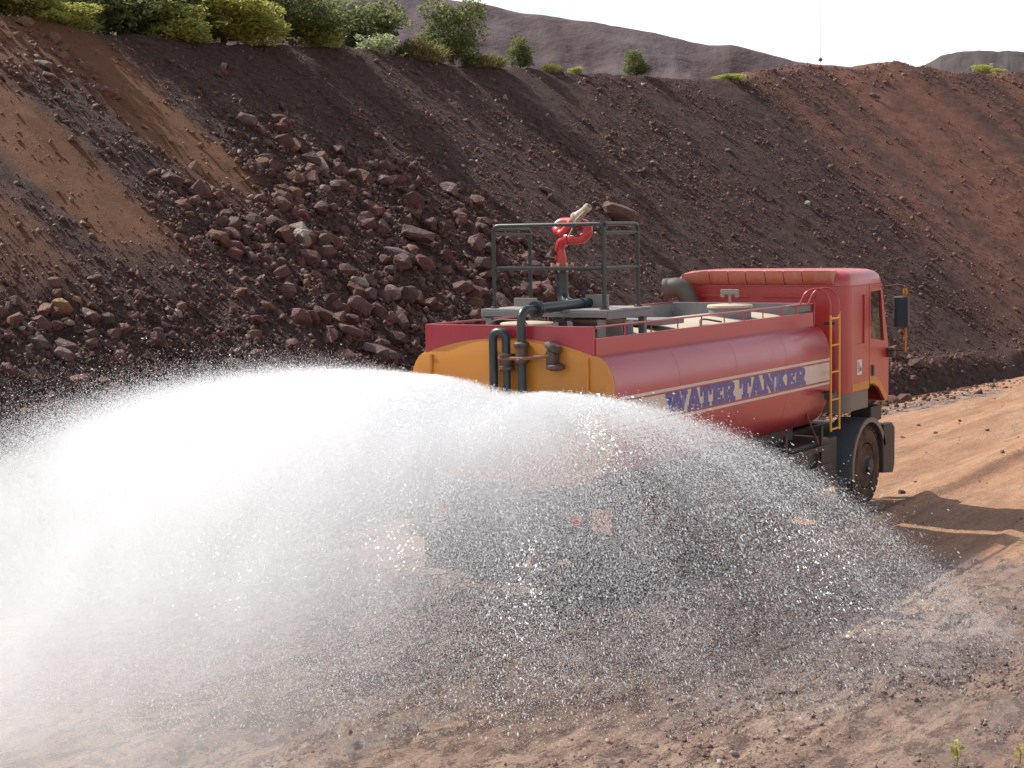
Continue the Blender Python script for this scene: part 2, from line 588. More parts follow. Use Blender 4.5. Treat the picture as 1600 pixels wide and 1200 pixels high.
def bank_z(s, d, detail=True):
    hc = crest_h(s)
    z = SLOPE * d
    k_ = 0.09
    z = np.where(z - hc > 0, hc - 0.05 * np.minimum(z - hc, 8), z)
    z = z - 0.06 * np.exp(-((SLOPE * d - hc) / 0.35) ** 2)
    foot = np.exp(-((d + 0.1) / 0.5) ** 2)
    z = np.maximum(z, -0.25)
    # windrow along the toe further up the road
    w = smooth(s, 13, 19)
    z = z + w * (0.31 + 0.4 * fbm(s * 0.8, d * 0.8, 3, 91)) * np.exp(-((d - 0.25) / 0.42) ** 2)
    if detail:
        on = smooth(d, -0.6, 0.6)
        spill = spill_f(s, d)
        z = z + on * (0.05 * fbm(s * 9, d * 8, 2, 15) * (1 - 0.7 * streak_f(s, d)) + 0.17 * fbm(s * 0.45, d * 0.14, 3, 5) + 0.10 * fbm(s * 1.7, d * 0.7, 3, 9) + (0.09 + 0.20 * spill) * fbm(s * 3.2, d * 3.0, 4, 13) * (1 - 0.5 * streak_f(s, d)))
        # erosion gullies down the fall line
        gl_ = np.abs(fbm(s * 0.9 + 0.25 * fbm(s, d * 0.5, 2, 77), d * 0.05, 3, 31))
        z = z - on * 0.09 * np.exp(-(gl_ / 0.03) ** 2) * smooth(SLOPE * d, hc, hc - 1.5)
    return z


def spill_f(s, d):
    """0..1: the rock spill and the stony foot of the bank."""
    a = smooth(s, 3.6, 5.6) * smooth(s, 14.2, 12.6 - 0.0 * d) * smooth(d, 8.6 - 0.32 * np.abs(s - 9.5) , 6.4 - 0.32 * np.abs(s - 9.5))
    b = smooth(s, 5.2, 3.0) * smooth(d, 4.6, 3.0)
    c_ = smooth(s, 12, 16) * smooth(s, 24, 18) * smooth(d, 2.6, 1.4) * 0.5
    return np.clip(np.maximum(np.maximum(a, b), c_), 0, 1)


def streak_f(s, d):
    wob = 0.55 * fbm(s * 0.35, d * 0.35, 3, 41) + 0.25 * fbm(s * 2.0, d * 0.6, 3, 43)
    q = s + wob
    hc = crest_h(s)
    A = smooth(q, 5.6, 6.1) * smooth(q, 7.85 - 0.03 * (10 - d), 7.35) * smooth(d, 5.0, 6.4)
    B = smooth(q, 2.3, 2.8) * smooth(q, 4.5, 3.9) * smooth(d, 4.2, 5.2)
    top = smooth(s, 8.2, 6.6) * smooth(d, hc / SLOPE - 2.0, hc / SLOPE - 1.0)
    C = 0.75 * smooth(q, 2.2, 1.4) * smooth(d, 3.4, 5.0)
    return np.clip(np.maximum(np.maximum(A, B), np.maximum(top * 0.9, C)), 0, 1)


def red_f(s, d):
    wob = 1.3 * fbm(s * 0.3, d * 0.3, 3, 51) + 1.2 * fbm(s * 1.6, d * 0.16, 3, 53)
    lim = 28.3 + 0.28 * d
    f = smooth(s + wob, lim - 0.6, lim + 0.9)
    st = fbm(s * 0.75, d * 0.07, 3, 57)
    return f * np.clip(0.78 + 2.1 * st, 0, 1)


def grid_mesh(name, X, Y, Z, mat, zone=None, parent=None):
    n, m = X.shape
    v = np.stack([X, Y, Z], -1).reshape(-1, 3).astype(np.float32)
    i = np.arange(n * m).reshape(n, m)
    f = np.stack([i[:-1, :-1], i[1:, :-1], i[1:, 1:], i[:-1, 1:]], -1).reshape(-1, 4)
    me = bpy.data.meshes.new(name)
    me.vertices.add(len(v))
    me.vertices.foreach_set('co', v.ravel())
    me.loops.add(f.size)
    me.loops.foreach_set('vertex_index', f.ravel().astype(np.int32))
    me.polygons.add(len(f))
    me.polygons.foreach_set('loop_start', np.arange(0, f.size, 4, dtype=np.int32))
    me.polygons.foreach_set('loop_total', np.full(len(f), 4, dtype=np.int32))
    me.update(calc_edges=True)
    me.validate()
    me.shade_smooth()
    if zone is not None:
        a = me.attributes.new('zone', 'FLOAT_COLOR', 'POINT')
        z4 = np.concatenate([zone.reshape(-1, 3), np.ones((n * m, 1))], 1).astype(np.float32)
        a.data.foreach_set('color', z4.ravel())
    me.materials.append(mat)
    o = bpy.data.objects.new(name, me)
    COL.objects.link(o)
    return o


# embankment
s1 = np.concatenate([np.arange(-12, 26, 0.085), np.arange(26, 75, 0.15)])
d1 = np.concatenate([np.arange(-1.4, 15.5, 0.085), np.arange(15.5, 60, 1.2)])
Sg, Dg = np.meshgrid(s1, d1, indexing='ij')
XYg = sd_to_xy(Sg, Dg)
Zg = bank_z(Sg, Dg)
zone = np.stack([streak_f(Sg, Dg), red_f(Sg, Dg), np.clip(0.25 + spill_f(Sg, Dg) + 1.4 * fbm(Sg * 0.5, Dg * 0.2, 3, 61), 0, 1)], -1)
tag(grid_mesh('embankment', XYg[..., 0], XYg[..., 1], Zg, MAT['bank'], zone), 'dark red brown mine embankment rising behind the water tanker', 'embankment', kind='structure')


# haul road: fine near the camera and truck, one sheet out to the horizon
def road_z(x, y):
    rut = 0.0
    wig = 0.25 * fbm(y * 0.12, x * 0.0 + 3.3, 3, 71)
    for xc, w_, a_ in ((1.62, 0.13, 0.085), (0.75, 0.30, -0.07), (2.55, 0.3, -0.02), (3.25, 0.10, 0.03), (-0.9, 0.28, -0.05), (-0.25, 0.13, 0.04), (4.6, 0.3, -0.02), (5.15, 0.12, 0.03)):
        rut = rut + a_ * np.exp(-((x - xc - wig) / w_) ** 2)
    tread = 0.0
    for xc in (0.75, 1.28, 2.55, -0.9, 3.7):
        off = x - xc - wig - 0.1 * fbm(y * 0.3 + xc, y * 0.0, 2, 121)
        tread = tread + np.exp(-(off / 0.15) ** 4) * np.sin(y * 2 * PI / 0.15 + np.abs(off) * 26)
    rut = rut + 0.016 * tread * smooth(y, 8, 2) * smooth(vnoise(x * 0.3, y * 0.6, 123), 0.25, 0.5)
    fore = smooth(x - 0.15 * y, 4.6, 6.4) * smooth(y, 6, -1)
    z = rut * (0.6 + 1.0 * vnoise(x * 0.6, y * 0.25, 73)) + 0.03 * fbm(x * 0.5, y * 0.2, 3, 75) + 0.022 * fbm(x * 2.4, y * 0.9, 4, 79) + (0.022 + 0.03 * smooth(y, 4, -2)) * fbm(x * 9, y * 5, 3, 83) * (0.4 + 1.2 * vnoise(x * 0.8, y * 0.5, 84)) + 0.012 * smooth(y, 5, 0) * fbm(x * 26, y * 18, 2, 89)
    clod = smooth(fbm(x * 0.9, y * 0.55, 4, 111), -0.06, 0.06) * smooth(y, 4.5, 1.0)
    z = z + clod * (0.055 * np.maximum(fbm(x * 14, y * 12, 3, 113), -0.03) + 0.022 * fbm(x * 30, y * 26, 2, 117))
    z = z + fore * (0.10 * fbm(x * 1.2, y * 1.2, 3, 85) + 0.08 * fbm(x * 5, y * 5, 3, 87))
    return z - 0.02


xs = np.concatenate([[-1500, -400, -120, -60, -30, -14, -8], np.arange(-5, 1.0, 0.06), np.arange(1.0, 7.0, 0.024), np.arange(7.0, 9, 0.08), np.arange(9, 20, 0.4), [24, 32, 60, 150, 500, 1500]])
ys = np.concatenate([[-1500, -400, -100, -40, -20, -14], np.arange(-9, -6.2, 0.08), np.arange(-6.2, 1.5, 0.024), np.arange(1.5, 8, 0.06), np.arange(8, 34, 0.13), np.arange(34, 60, 0.8), [70, 90, 140, 300, 700, 1500]])
Xr, Yr = np.meshgrid(xs, ys, indexing='ij')
Zr = road_z(Xr, Yr)
rr = np.hypot(Xr - 0.5, Yr + 0.5)
wetn = np.clip(1.15 - smooth(Yr - 0.55 * (Xr - 1.0), -0.5, 4.5), 0, 1) * smooth(Xr, 6.2, 4.2) + 0.28 * smooth(Yr, 3.5, -1.5)
wetn = np.clip(wetn + 0.9 * np.exp(-((Xr + 2.1 - 0.12 * (Yr - 20)) / 0.35) ** 2) * smooth(Yr, 15, 18) * smooth(Yr, 23.5, 22) * 1.0, 0, 1)
rub = smooth(Xr - 0.15 * Yr, 4.9, 6.0) * smooth(Yr, 5, -1)
clodz = smooth(fbm(Xr * 0.9, Yr * 0.55, 4, 111), -0.04, 0.07) * smooth(Yr, 4.5, 1.0)
pq = ((Xr - 3.75 - 0.10 * (Yr + 1.2)) / 0.75) ** 2 + ((Yr + 0.9) / 2.1) ** 2
palep = smooth(pq + 4.2 * fbm(Xr * 1.3, Yr * 0.9, 4, 119), 1.2, 0.3)
rub = np.clip(rub * 0.8 + clodz * 0.9, 0, 1)
wetn = wetn * (1 - 0.35 * palep)
zone = np.stack([wetn, rub, palep], -1)
tag(grid_mesh('road', Xr, Yr, Zr, MAT['road'], zone), 'unpaved orange brown haul road, wet behind the tanker', 'road', kind='structure')


# far hills
def hill(name, sil, dist, mat, label, run=70, slope=0.72, seed=0):
    pts = []
    for (px, py) in sil:
        q = ray_dir(px, py)
        q = q / np.hypot(q[0], q[1])
        pts.append(CAM + q * dist)
    pts = np.array(pts)
    t0 = np.linspace(0, len(pts) - 1, 260)
    C = np.stack([np.interp(t0, np.arange(len(pts)), pts[:, k]) for k in range(3)], -1)
    e = np.concatenate([np.linspace(-24, 0, 26), np.linspace(0.5, run, 110)])
    dirv = CAM[:2] - C[:, :2]
    dirv = dirv / np.hypot(dirv[:, 0], dirv[:, 1])[:, None]
    side = np.array([dirv[:, 1], -dirv[:, 0]]).T
    X = C[:, 0][:, None] + dirv[:, 0][:, None] * e[None]
    Y = C[:, 1][:, None] + dirv[:, 1][:, None] * e[None]
    drop = np.where(e > 0, slope * np.maximum(e - 1.0, 0), 0.03 * e)
    Z = C[:, 2][:, None] - np.abs(drop)[None] + (2.2 * fbm(X * 0.12, Y * 0.12, 4, seed) + 1.0 * fbm(X * 0.5, Y * 0.5, 4, seed + 5)) * smooth(e, -2, 6)[None]
    Z = np.maximum(Z, -2.0)
    o = grid_mesh(name, X, Y, Z, mat)
    return tag(o, label, 'hill', kind='structure')


hill('spoil_heap', [(-300, -190), (200, -110), (480, -45), (580, -18), (690, 2), (760, 13), (850, 27), (930, 39), (1000, 50), (1060, 60), (1110, 70), (1140, 71), (1180, 82), (1240, 96), (1290, 101), (1360, 106), (1450, 113), (1560, 124)], 118, MAT['hill'], 'pale purple grey spoil heap behind the bushes', 80, 0.62, 101)
hill('dark_hill', [(1405, 150), (1425, 125), (1440, 103), (1455, 95), (1470, 86), (1500, 80), (1530, 77), (1560, 80), (1575, 78), (1600, 81), (1660, 92), (1800, 120)], 190, MAT['dark_hill'], 'dark grey hill at the right edge behind the bank', 60, 0.6, 131)


# ------------------------------------------------------------------ rocks
def rock_shape(npts, seed, flat=0.7):
    r = random.Random(seed)
    bm = bmesh.new()
    sx, sy, sz = r.uniform(0.8, 1.2), r.uniform(0.6, 1.0), flat * r.uniform(0.7, 1.15)
    for _ in range(npts):
        v = Vector((r.gauss(0, 1), r.gauss(0, 1), r.gauss(0, 1))).normalized()
        m = max(abs(v.x), abs(v.y), abs(v.z))
        v = v * (0.55 + 0.45 / m * 0.75) * r.uniform(0.88, 1.06)
        bm.verts.new((v.x * sx, v.y * sy, v.z * sz))
    res = bmesh.ops.convex_hull(bm, input=bm.verts)
    junk = [g for g in res['geom_interior'] if isinstance(g, bmesh.types.BMVert)]
    bmesh.ops.delete(bm, geom=junk, context='VERTS')
    bmesh.ops.triangulate(bm, faces=bm.faces)
    me = bpy.data.meshes.new('rock')
    bm.to_mesh(me)
    bm.free()
    return me


BIG = [rock_shape(26, 100 + i, 0.62 + 0.05 * (i % 4)) for i in range(12)]
for me in BIG: me.materials.append(MAT['rock'])
SMALL = [rock_shape(11, 300 + i, 0.7) for i in range(8)]
SM = []
for me in SMALL:
    v = np.zeros(len(me.vertices) * 3)
    me.vertices.foreach_get('co', v)
    f = np.zeros(len(me.polygons) * 3, dtype=np.int64)
    me.polygons.foreach_get('vertices', f)
    SM.append((v.reshape(-1, 3), f.reshape(-1, 3)))


def rand_rot(n):
    q = rng.normal(size=(n, 4))
    q /= np.linalg.norm(q, axis=1)[:, None]
    w, x, y, z = q.T
    return np.stack([np.stack([1 - 2 * (y * y + z * z), 2 * (x * y - z * w), 2 * (x * z + y * w)], -1),
                     np.stack([2 * (x * y + z * w), 1 - 2 * (x * x + z * z), 2 * (y * z - x * w)], -1),
                     np.stack([2 * (x * z - y * w), 2 * (y * z + x * w), 1 - 2 * (x * x + y * y)], -1)], 1)


def scatter_mesh(name, pos, size, tint, mat):
    """All small stones of one kind as one real mesh."""
    n = len(pos)
    R = rand_rot(n)
    kind = rng.integers(0, len(SM), n)
    V, F, T, off = [], [], [], 0
    for k_, (v, f) in enumerate(SM):
        idx = np.nonzero(kind == k_)[0]
        if not len(idx): continue
        vv = np.einsum('nij,vj->nvi', R[idx], v) * size[idx][:, None, None] * 0.5 + pos[idx][:, None, :]
        ff = f[None] + (np.arange(len(idx)) * len(v))[:, None, None] + off
        V.append(vv.reshape(-1, 3))
        F.append(ff.reshape(-1, 3))
        T.append(np.repeat(tint[idx], len(v), axis=0))
        off += len(idx) * len(v)
    V, F, T = np.concatenate(V), np.concatenate(F), np.concatenate(T)
    me = bpy.data.meshes.new(name)
    me.vertices.add(len(V))
    me.vertices.foreach_set('co', V.ravel().astype(np.float32))
    me.loops.add(F.size)
    me.loops.foreach_set('vertex_index', F.ravel().astype(np.int32))
    me.polygons.add(len(F))
    me.polygons.foreach_set('loop_start', np.arange(0, F.size, 3, dtype=np.int32))
    me.polygons.foreach_set('loop_total', np.full(len(F), 3, dtype=np.int32))
    me.update(calc_edges=True)
    a = me.attributes.new('tint', 'FLOAT_COLOR', 'POINT')
    a.data.foreach_set('color', np.concatenate([T, np.ones((len(T), 1))], 1).astype(np.float32).ravel())
    me.materials.append(mat)
    o = bpy.data.objects.new(name, me)
    COL.objects.link(o)
    return o


def tints(n, streak, redd):
    pal = np.array([(0.150, 0.064, 0.054), (0.125, 0.057, 0.050), (0.185, 0.088, 0.074), (0.125, 0.072, 0.065), (0.17, 0.080, 0.046), (0.095, 0.045, 0.039), (0.17, 0.064, 0.052)])
    t = pal[rng.integers(0, len(pal), n)] * rng.uniform(0.62, 1.05, (n, 1))
    br = np.array([0.19, 0.098, 0.060])
    f = np.clip(np.maximum(streak, redd * 0.75), 0, 1)[:, None]
    t = t * (1 - f) + br * f
    pale = rng.random(n) < 0.02
    t[pale] = np.array([0.34, 0.27, 0.22])
    return t


def sample(n, s0, s1_, d0, d1_, dens):
    s = rng.uniform(s0, s1_, n * 4)
    d = rng.uniform(d0, d1_, n * 4)
    keep = rng.random(n * 4) < dens(s, d)
    return s[keep][:n], d[keep][:n]


def below_crest(s, d):
    return (SLOPE * d < crest_h(s) - 0.05).astype(float)


def power(n, lo, hi, a):
    u = rng.random(n)
    return (lo ** (-a) + u * (hi ** (-a) - lo ** (-a))) ** (-1 / a)


RS, RD, RZ = [], [], []
# the spill
s, d = sample(9000, -3, 24, -0.5, 8.6, lambda s, d: spill_f(s, d) * (1 - 0.85 * streak_f(s, d)))
RS.append(s); RD.append(d); RZ.append(power(len(s), 0.08, 0.50, 1.85) * np.where(s < 5.0, 0.72, 1.0))
# fine rubble in the spill
s, d = sample(19000, -3, 24, -0.6, 8.6, lambda s, d: (0.15 + spill_f(s, d)) * (1 - 0.9 * streak_f(s, d)))
RS.append(s); RD.append(d); RZ.append(power(len(s), 0.045, 0.22, 1.9))
# gravel and odd stones over the rest of the bank, in patches
pat = lambda s, d: below_crest(s, d) * np.clip(0.58 + 2.2 * fbm(s * 0.55, d * 0.28, 3, 63), 0, 1) * (1 - 0.8 * streak_f(s, d)) * (1 - 0.45 * red_f(s, d))
s, d = sample(50000, -3, 44, 0.0, 12.6, pat)
RS.append(s); RD.append(d); RZ.append(power(len(s), 0.038, 0.30, 2.9))
# clods by the left crest
s, d = sample(260, 2.5, 6.3, 8.0, 10.0, lambda s, d: below_crest(s, d))
RS.append(s); RD.append(d); RZ.append(power(len(s), 0.08, 0.45, 1.8))
# crumbly crest at the right
s, d = sample(800, 30, 46, 9.0, 13.5, lambda s, d: (np.abs(SLOPE * d - crest_h(s)) < 0.7).astype(float))
RS.append(s); RD.append(d); RZ.append(power(len(s), 0.06, 0.32, 2.2))
# loose stones on the windrow
s, d = sample(1300, 13, 34, -1.2, 0.9, lambda s, d: np.ones_like(s))
RS.append(s); RD.append(d); RZ.append(power(len(s), 0.05, 0.3, 2.2))
RS, RD, RZ = np.concatenate(RS), np.concatenate(RD), np.concatenate(RZ)
xy = sd_to_xy(RS, RD)
zz = bank_z(RS, RD)
zz = np.where(RD < -0.3, np.maximum(zz, road_z(xy[:, 0], xy[:, 1])), zz)
RP = np.stack([xy[:, 0], xy[:, 1], zz + RZ * 0.04], -1)
rel = RP - CAM
dep = rel @ fw
pxx = 800 + FPX * (rel @ cr) / dep
pyy = 600 - FPX * (rel @ cu) / dep
hidden = (pyy > 700 - 0.02 * pxx) | ((pxx > 640) & (pxx < 1390) & (pyy > 520)) | ((pxx > 1060) & (pxx < 1390) & (pyy > 440)) | ((pyy > 655 - 0.115 * pxx) & (pxx < 660))
inview = (pxx > -30) & (pxx < 1630) & (pyy > -10) & ~hidden
score = np.where(inview, RZ / dep, 0)
top = np.argsort(-score)[:276]
mask = np.ones(len(RS), bool)
mask[top] = False
TT = tints(len(RS), streak_f(RS, RD), red_f(RS, RD))
tag(scatter_mesh('rubble', RP[mask], RZ[mask], TT[mask], MAT['rubble']), 'loose purple brown rubble and gravel covering the embankment', 'rubble', kind='stuff')


def place_rock(i_mesh, pos, size, col, label, group='boulders on the embankment', rot=None, scl=None):
    o = bpy.data.objects.new('boulder', BIG[i_mesh % len(BIG)])
    COL.objects.link(o)
    o.location = pos
    o.rotation_euler = rot if rot else (random.uniform(-0.6, 0.6), random.uniform(-0.6, 0.6), random.uniform(0, 6.28))
    sc = scl if scl else (1, 1, 1)
    o.scale = (size * 0.5 * sc[0], size * 0.5 * sc[1], size * 0.5 * sc[2])
    o.color = (*col, 1)
    tag(o, label, 'boulder', group)
    return o


def rock_label(s_, d_, z_, t, rank):
    size = 'large' if rank < 60 else ('middling' if rank < 160 else 'smaller')
    r_, g_, b_ = t
    if r_ > 0.31: colr = 'pale tan'
    elif g_ / r_ > 0.54: colr = 'grey purple'
    elif r_ > 0.165: colr = 'brick brown'
    elif r_ > 0.115: colr = 'purple brown'
    else: colr = 'dark maroon'
    if s_ < 5.0:
        where = 'low on the bank by the left edge' if d_ < 3.0 else ('beside the lower sand streak at left' if d_ < 6.5 else 'by the left end of the bank crest')
    elif s_ < 14.5:
        col_ = 'left flank' if s_ < 7.6 else ('middle' if s_ < 10.4 else 'right flank')
        row_ = 'foot' if d_ < 2.6 else ('mid height' if d_ < 4.8 else 'top')
        where = 'at %s of the rock spill, %s' % (row_, col_)
    elif s_ < 24:
        where = 'on the dark bank behind the railing, ' + ('low' if d_ < 5 else 'high')
    elif s_ < 30:
        where = 'on the dark bank above the cab, ' + ('low' if d_ < 5 else 'high')
    else:
        where = 'on the red part of the bank at right, ' + ('low' if d_ < 7 else 'near its crest')
    return '%s %s rock %s' % (size, colr, where)


for j, i in enumerate(top):
    place_rock(j, RP[i] + np.array([0, 0, 0.02 * RZ[i]]), RZ[i] * 1.05, TT[i], rock_label(RS[i], RD[i], RZ[i], TT[i], j))

# rocks the photograph singles out: (px, py, width px, stretch, colour, label)
SPECIAL = [
    (964, 346, 62, (1.25, 0.8, 0.75), (0.23, 0.125, 0.10), 'large lone reddish boulder right behind the monitor nozzle tip'),
    (1260, 316, 17, (0.6, 0.8, 1.3), (0.52, 0.46, 0.38), 'small upright pale stone alone on the dark bank above the cab'),
    (93, 482, 40, (1.0, 0.8, 1.1), (0.36, 0.185, 0.06), 'ochre orange boulder at the left foot of the bank'),
    (118, 466, 22, (1.0, 0.8, 1.0), (0.34, 0.16, 0.06), 'small ochre stone touching the ochre orange boulder'),
    (107, 507, 22, (1.1, 0.9, 0.9), (0.44, 0.31, 0.19), 'rounded tan stone just below the ochre orange boulder'),
    (98, 568, 46, (1.3, 0.7, 0.8), (0.21, 0.115, 0.11), 'broad flat purple slab low at the left foot of the bank'),
    (100, 538, 48, (1.3, 0.7, 0.7), (0.19, 0.09, 0.095), 'dark red wedge of rock under the rounded tan stone'),
    (647, 384, 66, (1.3, 0.8, 0.7), (0.17, 0.095, 0.08), 'wide overhanging dark boulder in the spill left of the railing'),
    (618, 404, 40, (1.2, 0.8, 0.6), (0.30, 0.24, 0.24), 'flat rock with a shiny pale top below the overhanging boulder'),
    (558, 478, 48, (1.0, 0.9, 1.0), (0.24, 0.135, 0.12), 'large rounded pinkish boulder in the lower spill'),
    (610, 465, 36, (1.0, 0.9, 1.0), (0.30, 0.21, 0.195), 'boulder with a chalky pale top in the lower spill'),
    (445, 462, 48, (1.0, 0.8, 1.1), (0.19, 0.11, 0.105), 'pointed triangular purple boulder in the middle of the spill'),
    (545, 530, 42, (1.3, 0.8, 0.7), (0.20, 0.115, 0.11), 'flat topped block resting low in the spill near the spray'),
    (590, 560, 60, (1.2, 0.8, 0.7), (0.165, 0.10, 0.10), 'wide dark block at the foot of the spill beside the tank'),
    (382, 362, 30, (0.9, 0.8, 1.1), (0.20, 0.13, 0.125), 'upright grey purple rock below the long brown sand streak'),
    (700, 295, 36, (1.0, 0.9, 1.1), (0.26, 0.16, 0.145), 'pink topped boulder at the upper right tip of the spill'),
    (600, 292, 36, (1.0, 0.8, 0.9), (0.23, 0.13, 0.12), 'pinkish boulder near the top of the spill'),
    (385, 200, 46, (1.2, 0.8, 0.8), (0.19, 0.115, 0.105), 'broad smooth rock high on the bank right of the sand streak'),
    (348, 103, 18, (0.8, 0.8, 1.1), (0.36, 0.25, 0.19), 'single tan stone near the crest below the green bushes'),
    (74, 122, 24, (1.2, 0.9, 0.7), (0.36, 0.24, 0.20), 'pale pinkish stone high on the left end of the bank'),
    (66, 102, 32, (1.2, 0.9, 0.8), (0.20, 0.145, 0.125), 'grey block high on the left end of the bank'),
    (1365, 153, 17, (1.3, 0.8, 0.6), (0.22, 0.17, 0.15), 'flat grey stone on the red slope under the mound at right'),
    (852, 303, 24, (1.4, 0.8, 0.5), (0.25, 0.15, 0.13), 'small flat reddish stone left of the monitor nozzle'),
    (1020, 260, 22, (1.1, 0.8, 0.6), (0.26, 0.19, 0.17), 'grey pink stone halfway up the dark bank above the railing'),
]
SPECIAL = [(a, b, c, d, tuple(0.74 * q for q in e), f) for a, b, c, d, e, f in SPECIAL]
for j, (px, py, w, st, col, lab) in enumerate(SPECIAL):
    s_, d_ = bank_hit(px, py)
    p2 = sd_to_xy(np.array([s_]), np.array([d_]))[0]
    z_ = float(bank_z(np.array([s_]), np.array([d_]))[0])
    dd = np.dot(np.array([p2[0], p2[1], z_]) - CAM, fw)
    size = w / FPX * dd
    place_rock(j * 5 + 1, (p2[0] + 0.10 * size, p2[1], z_ + 0.20 * size), size * 0.92, col, lab, 'boulders on the embankment', (0.1 * (j % 3), 0.35, TH + 0.2 * ((j % 5) - 2)), st)

# stones and gravel on the road
n = 9000
gx = rng.uniform(2.4, 6.6, n * 3)
gy = rng.uniform(-5.2, 3.5, n * 3)
dens = smooth(gx - 0.15 * gy, 2.8, 5.6) * smooth(gy, 3.5, -1.0) * np.clip(0.35 + 2.2 * fbm(gx * 0.9, gy * 0.9, 3, 95), 0, 1)
kp = rng.random(n * 3) < dens
gx, gy = gx[kp][:n], gy[kp][:n]
gs = power(len(gx), 0.014, 0.085, 2.0)
gt = np.array([(0.30, 0.21, 0.18), (0.22, 0.13, 0.115), (0.42, 0.34, 0.30), (0.17, 0.105, 0.095), (0.52, 0.46, 0.42)])[rng.integers(0, 5, len(gx))]
tag(scatter_mesh('gravel', np.stack([gx, gy, road_z(gx, gy) + gs * 0.15], -1), gs, gt, MAT['rubble']), 'pinkish gravel strewn over the near right corner of the road', 'gravel', kind='stuff')
n = 9000
gx = rng.uniform(-4.2, 6.5, n)
gy = -6.5 + 32 * rng.random(n) ** 1.7
kp = rng.random(n) < np.clip(0.8 * smooth(fbm(gx * 0.9, gy * 0.55, 4, 111), -0.04, 0.07) * smooth(gy, 5, 1) + 0.15 + 2.5 * fbm(gx * 1.1, gy * 0.35, 3, 97) + 0.6 * np.exp(-((gx - 1.62) / 0.3) ** 2), 0, 1)
gx, gy = gx[kp], gy[kp]
n = len(gx)
gs = power(n, 0.011, 0.065, 2.0)
gt = np.array([(0.34, 0.23, 0.17), (0.20, 0.12, 0.09), (0.25, 0.16, 0.12), (0.13, 0.08, 0.07)])[rng.integers(0, 4, n)]
tag(scatter_mesh('road_grit', np.stack([gx, gy, road_z(gx, gy) + gs * 0.15], -1), gs, gt, MAT['rubble']), 'scattered brown grit lying on the haul road', 'grit', kind='stuff')
STONES = [(0.95, 9.26, 0.05, 'tiny brown stone on the dry road above the shadow edge'), (1.23, 7.89, 0.10, 'dark stone on the dry road just above the cab shadow'), (-0.72, 16.77, 0.11, 'dark stone on the road nearest the bank berm'), (-0.47, 14.55, 0.09, 'brown stone on the road right of the cab, middle of three'), (0.22, 15.29, 0.09, 'dark stone far out on the dry road at right'), (1.27, 12.52, 0.09, 'dark stone on the dry road at the right edge of the photo'), (-0.93, 14.14, 0.08, 'small brown stone on the road close to the cab front'), (-1.18, 15.75, 0.08, 'small stone beside the bluish wet strip on the road')]
for j, (x, y, sz, lab) in enumerate(STONES):
    o = bpy.data.objects.new('stone', BIG[(j * 3) % 12])
    COL.objects.link(o)
    o.location = (x, y, float(road_z(np.array([x]), np.array([y]))[0]) + sz * 0.15)
    o.rotation_euler = (0.2, 0.1, j)
    o.scale = (sz * 0.6, sz * 0.5, sz * 0.5)
    o.color = (0.13, 0.07, 0.05, 1)
    tag(o, lab, 'stone', 'loose stones on the road')


# ------------------------------------------------------------------ plants on the plateau
def leaf_cloud(name, blobs, n, leaf, mat, seed, aspect=0.45, up=0.0):
    r = np.random.default_rng(seed)
    V = []
    T = []
    w = np.array([b[3] * b[4] * b[5] for b in blobs])
    pick = r.choice(len(blobs), n, p=w / w.sum())
    B = np.array(blobs)[pick]
    dirs = r.normal(size=(n, 3))
    dirs /= np.linalg.norm(dirs, axis=1)[:, None]
    rad = r.uniform(0.35, 1.0, n) ** 0.5
    rad = rad * (0.82 + 0.36 * vnoise(dirs[:, 0] * 3 + pick * 7.0, dirs[:, 1] * 3 + dirs[:, 2] * 2, seed))
    C = B[:, :3] + dirs * rad[:, None] * B[:, 3:6]
    ok = C[:, 2] > 0.03
    C, dirs = C[ok], dirs[ok]
    n = len(C)
    ax = r.normal(size=(n, 3)) + np.array([0, 0, up]) + dirs * 0.6
    ax /= np.linalg.norm(ax, axis=1)[:, None]
    nr = np.cross(ax, r.normal(size=(n, 3)))
    nr /= np.linalg.norm(nr, axis=1)[:, None]
    L_ = leaf * r.uniform(0.6, 1.3, n)[:, None]
    a = C - ax * L_ * 0.5
    b = C + nr * L_ * aspect * 0.5 
    c_ = C + ax * L_ * 0.5
    d_ = C - nr * L_ * aspect * 0.5
    V = np.stack([a, b, c_, d_], 1).reshape(-1, 3)
    me = bpy.data.meshes.new(name)
    me.vertices.add(len(V))
    me.vertices.foreach_set('co', V.ravel().astype(np.float32))
    me.loops.add(len(V))
    me.loops.foreach_set('vertex_index', np.arange(len(V), dtype=np.int32))
    me.polygons.add(n)
    me.polygons.foreach_set('loop_start', np.arange(0, len(V), 4, dtype=np.int32))
    me.polygons.foreach_set('loop_total', np.full(n, 4, dtype=np.int32))
    me.update(calc_edges=True)
    at = me.attributes.new('tint', 'FLOAT', 'POINT')
    at.data.foreach_set('value', np.repeat(r.random(n), 4).astype(np.float32))
    me.materials.append(mat)
    return me


def crown_blobs(seed, w, h, k=7, base=0.25):
    r = random.Random(seed)
    out = [(0, 0, h * 0.45, w * 0.30, w * 0.30, h * 0.36)]
    for i in range(14):
        a = r.uniform(0, 2 * PI)
        q = w * r.uniform(0.1, 0.5)
        out.append((math.cos(a) * q, math.sin(a) * q, h * r.uniform(0.05, 0.98 - 0.6 * q / w), w * r.uniform(0.05, 0.11), w * r.uniform(0.05, 0.11), h * r.uniform(0.05, 0.13)))
    for i in range(k):
        a = 2 * PI * i / k + r.uniform(-0.4, 0.4)
        rr_ = w * r.uniform(0.16, 0.30)
        out.append((math.cos(a) * rr_, math.sin(a) * rr_, h * r.uniform(base, 0.82), w * r.uniform(0.14, 0.24), w * r.uniform(0.14, 0.24), h * r.uniform(0.13, 0.22)))
    return out


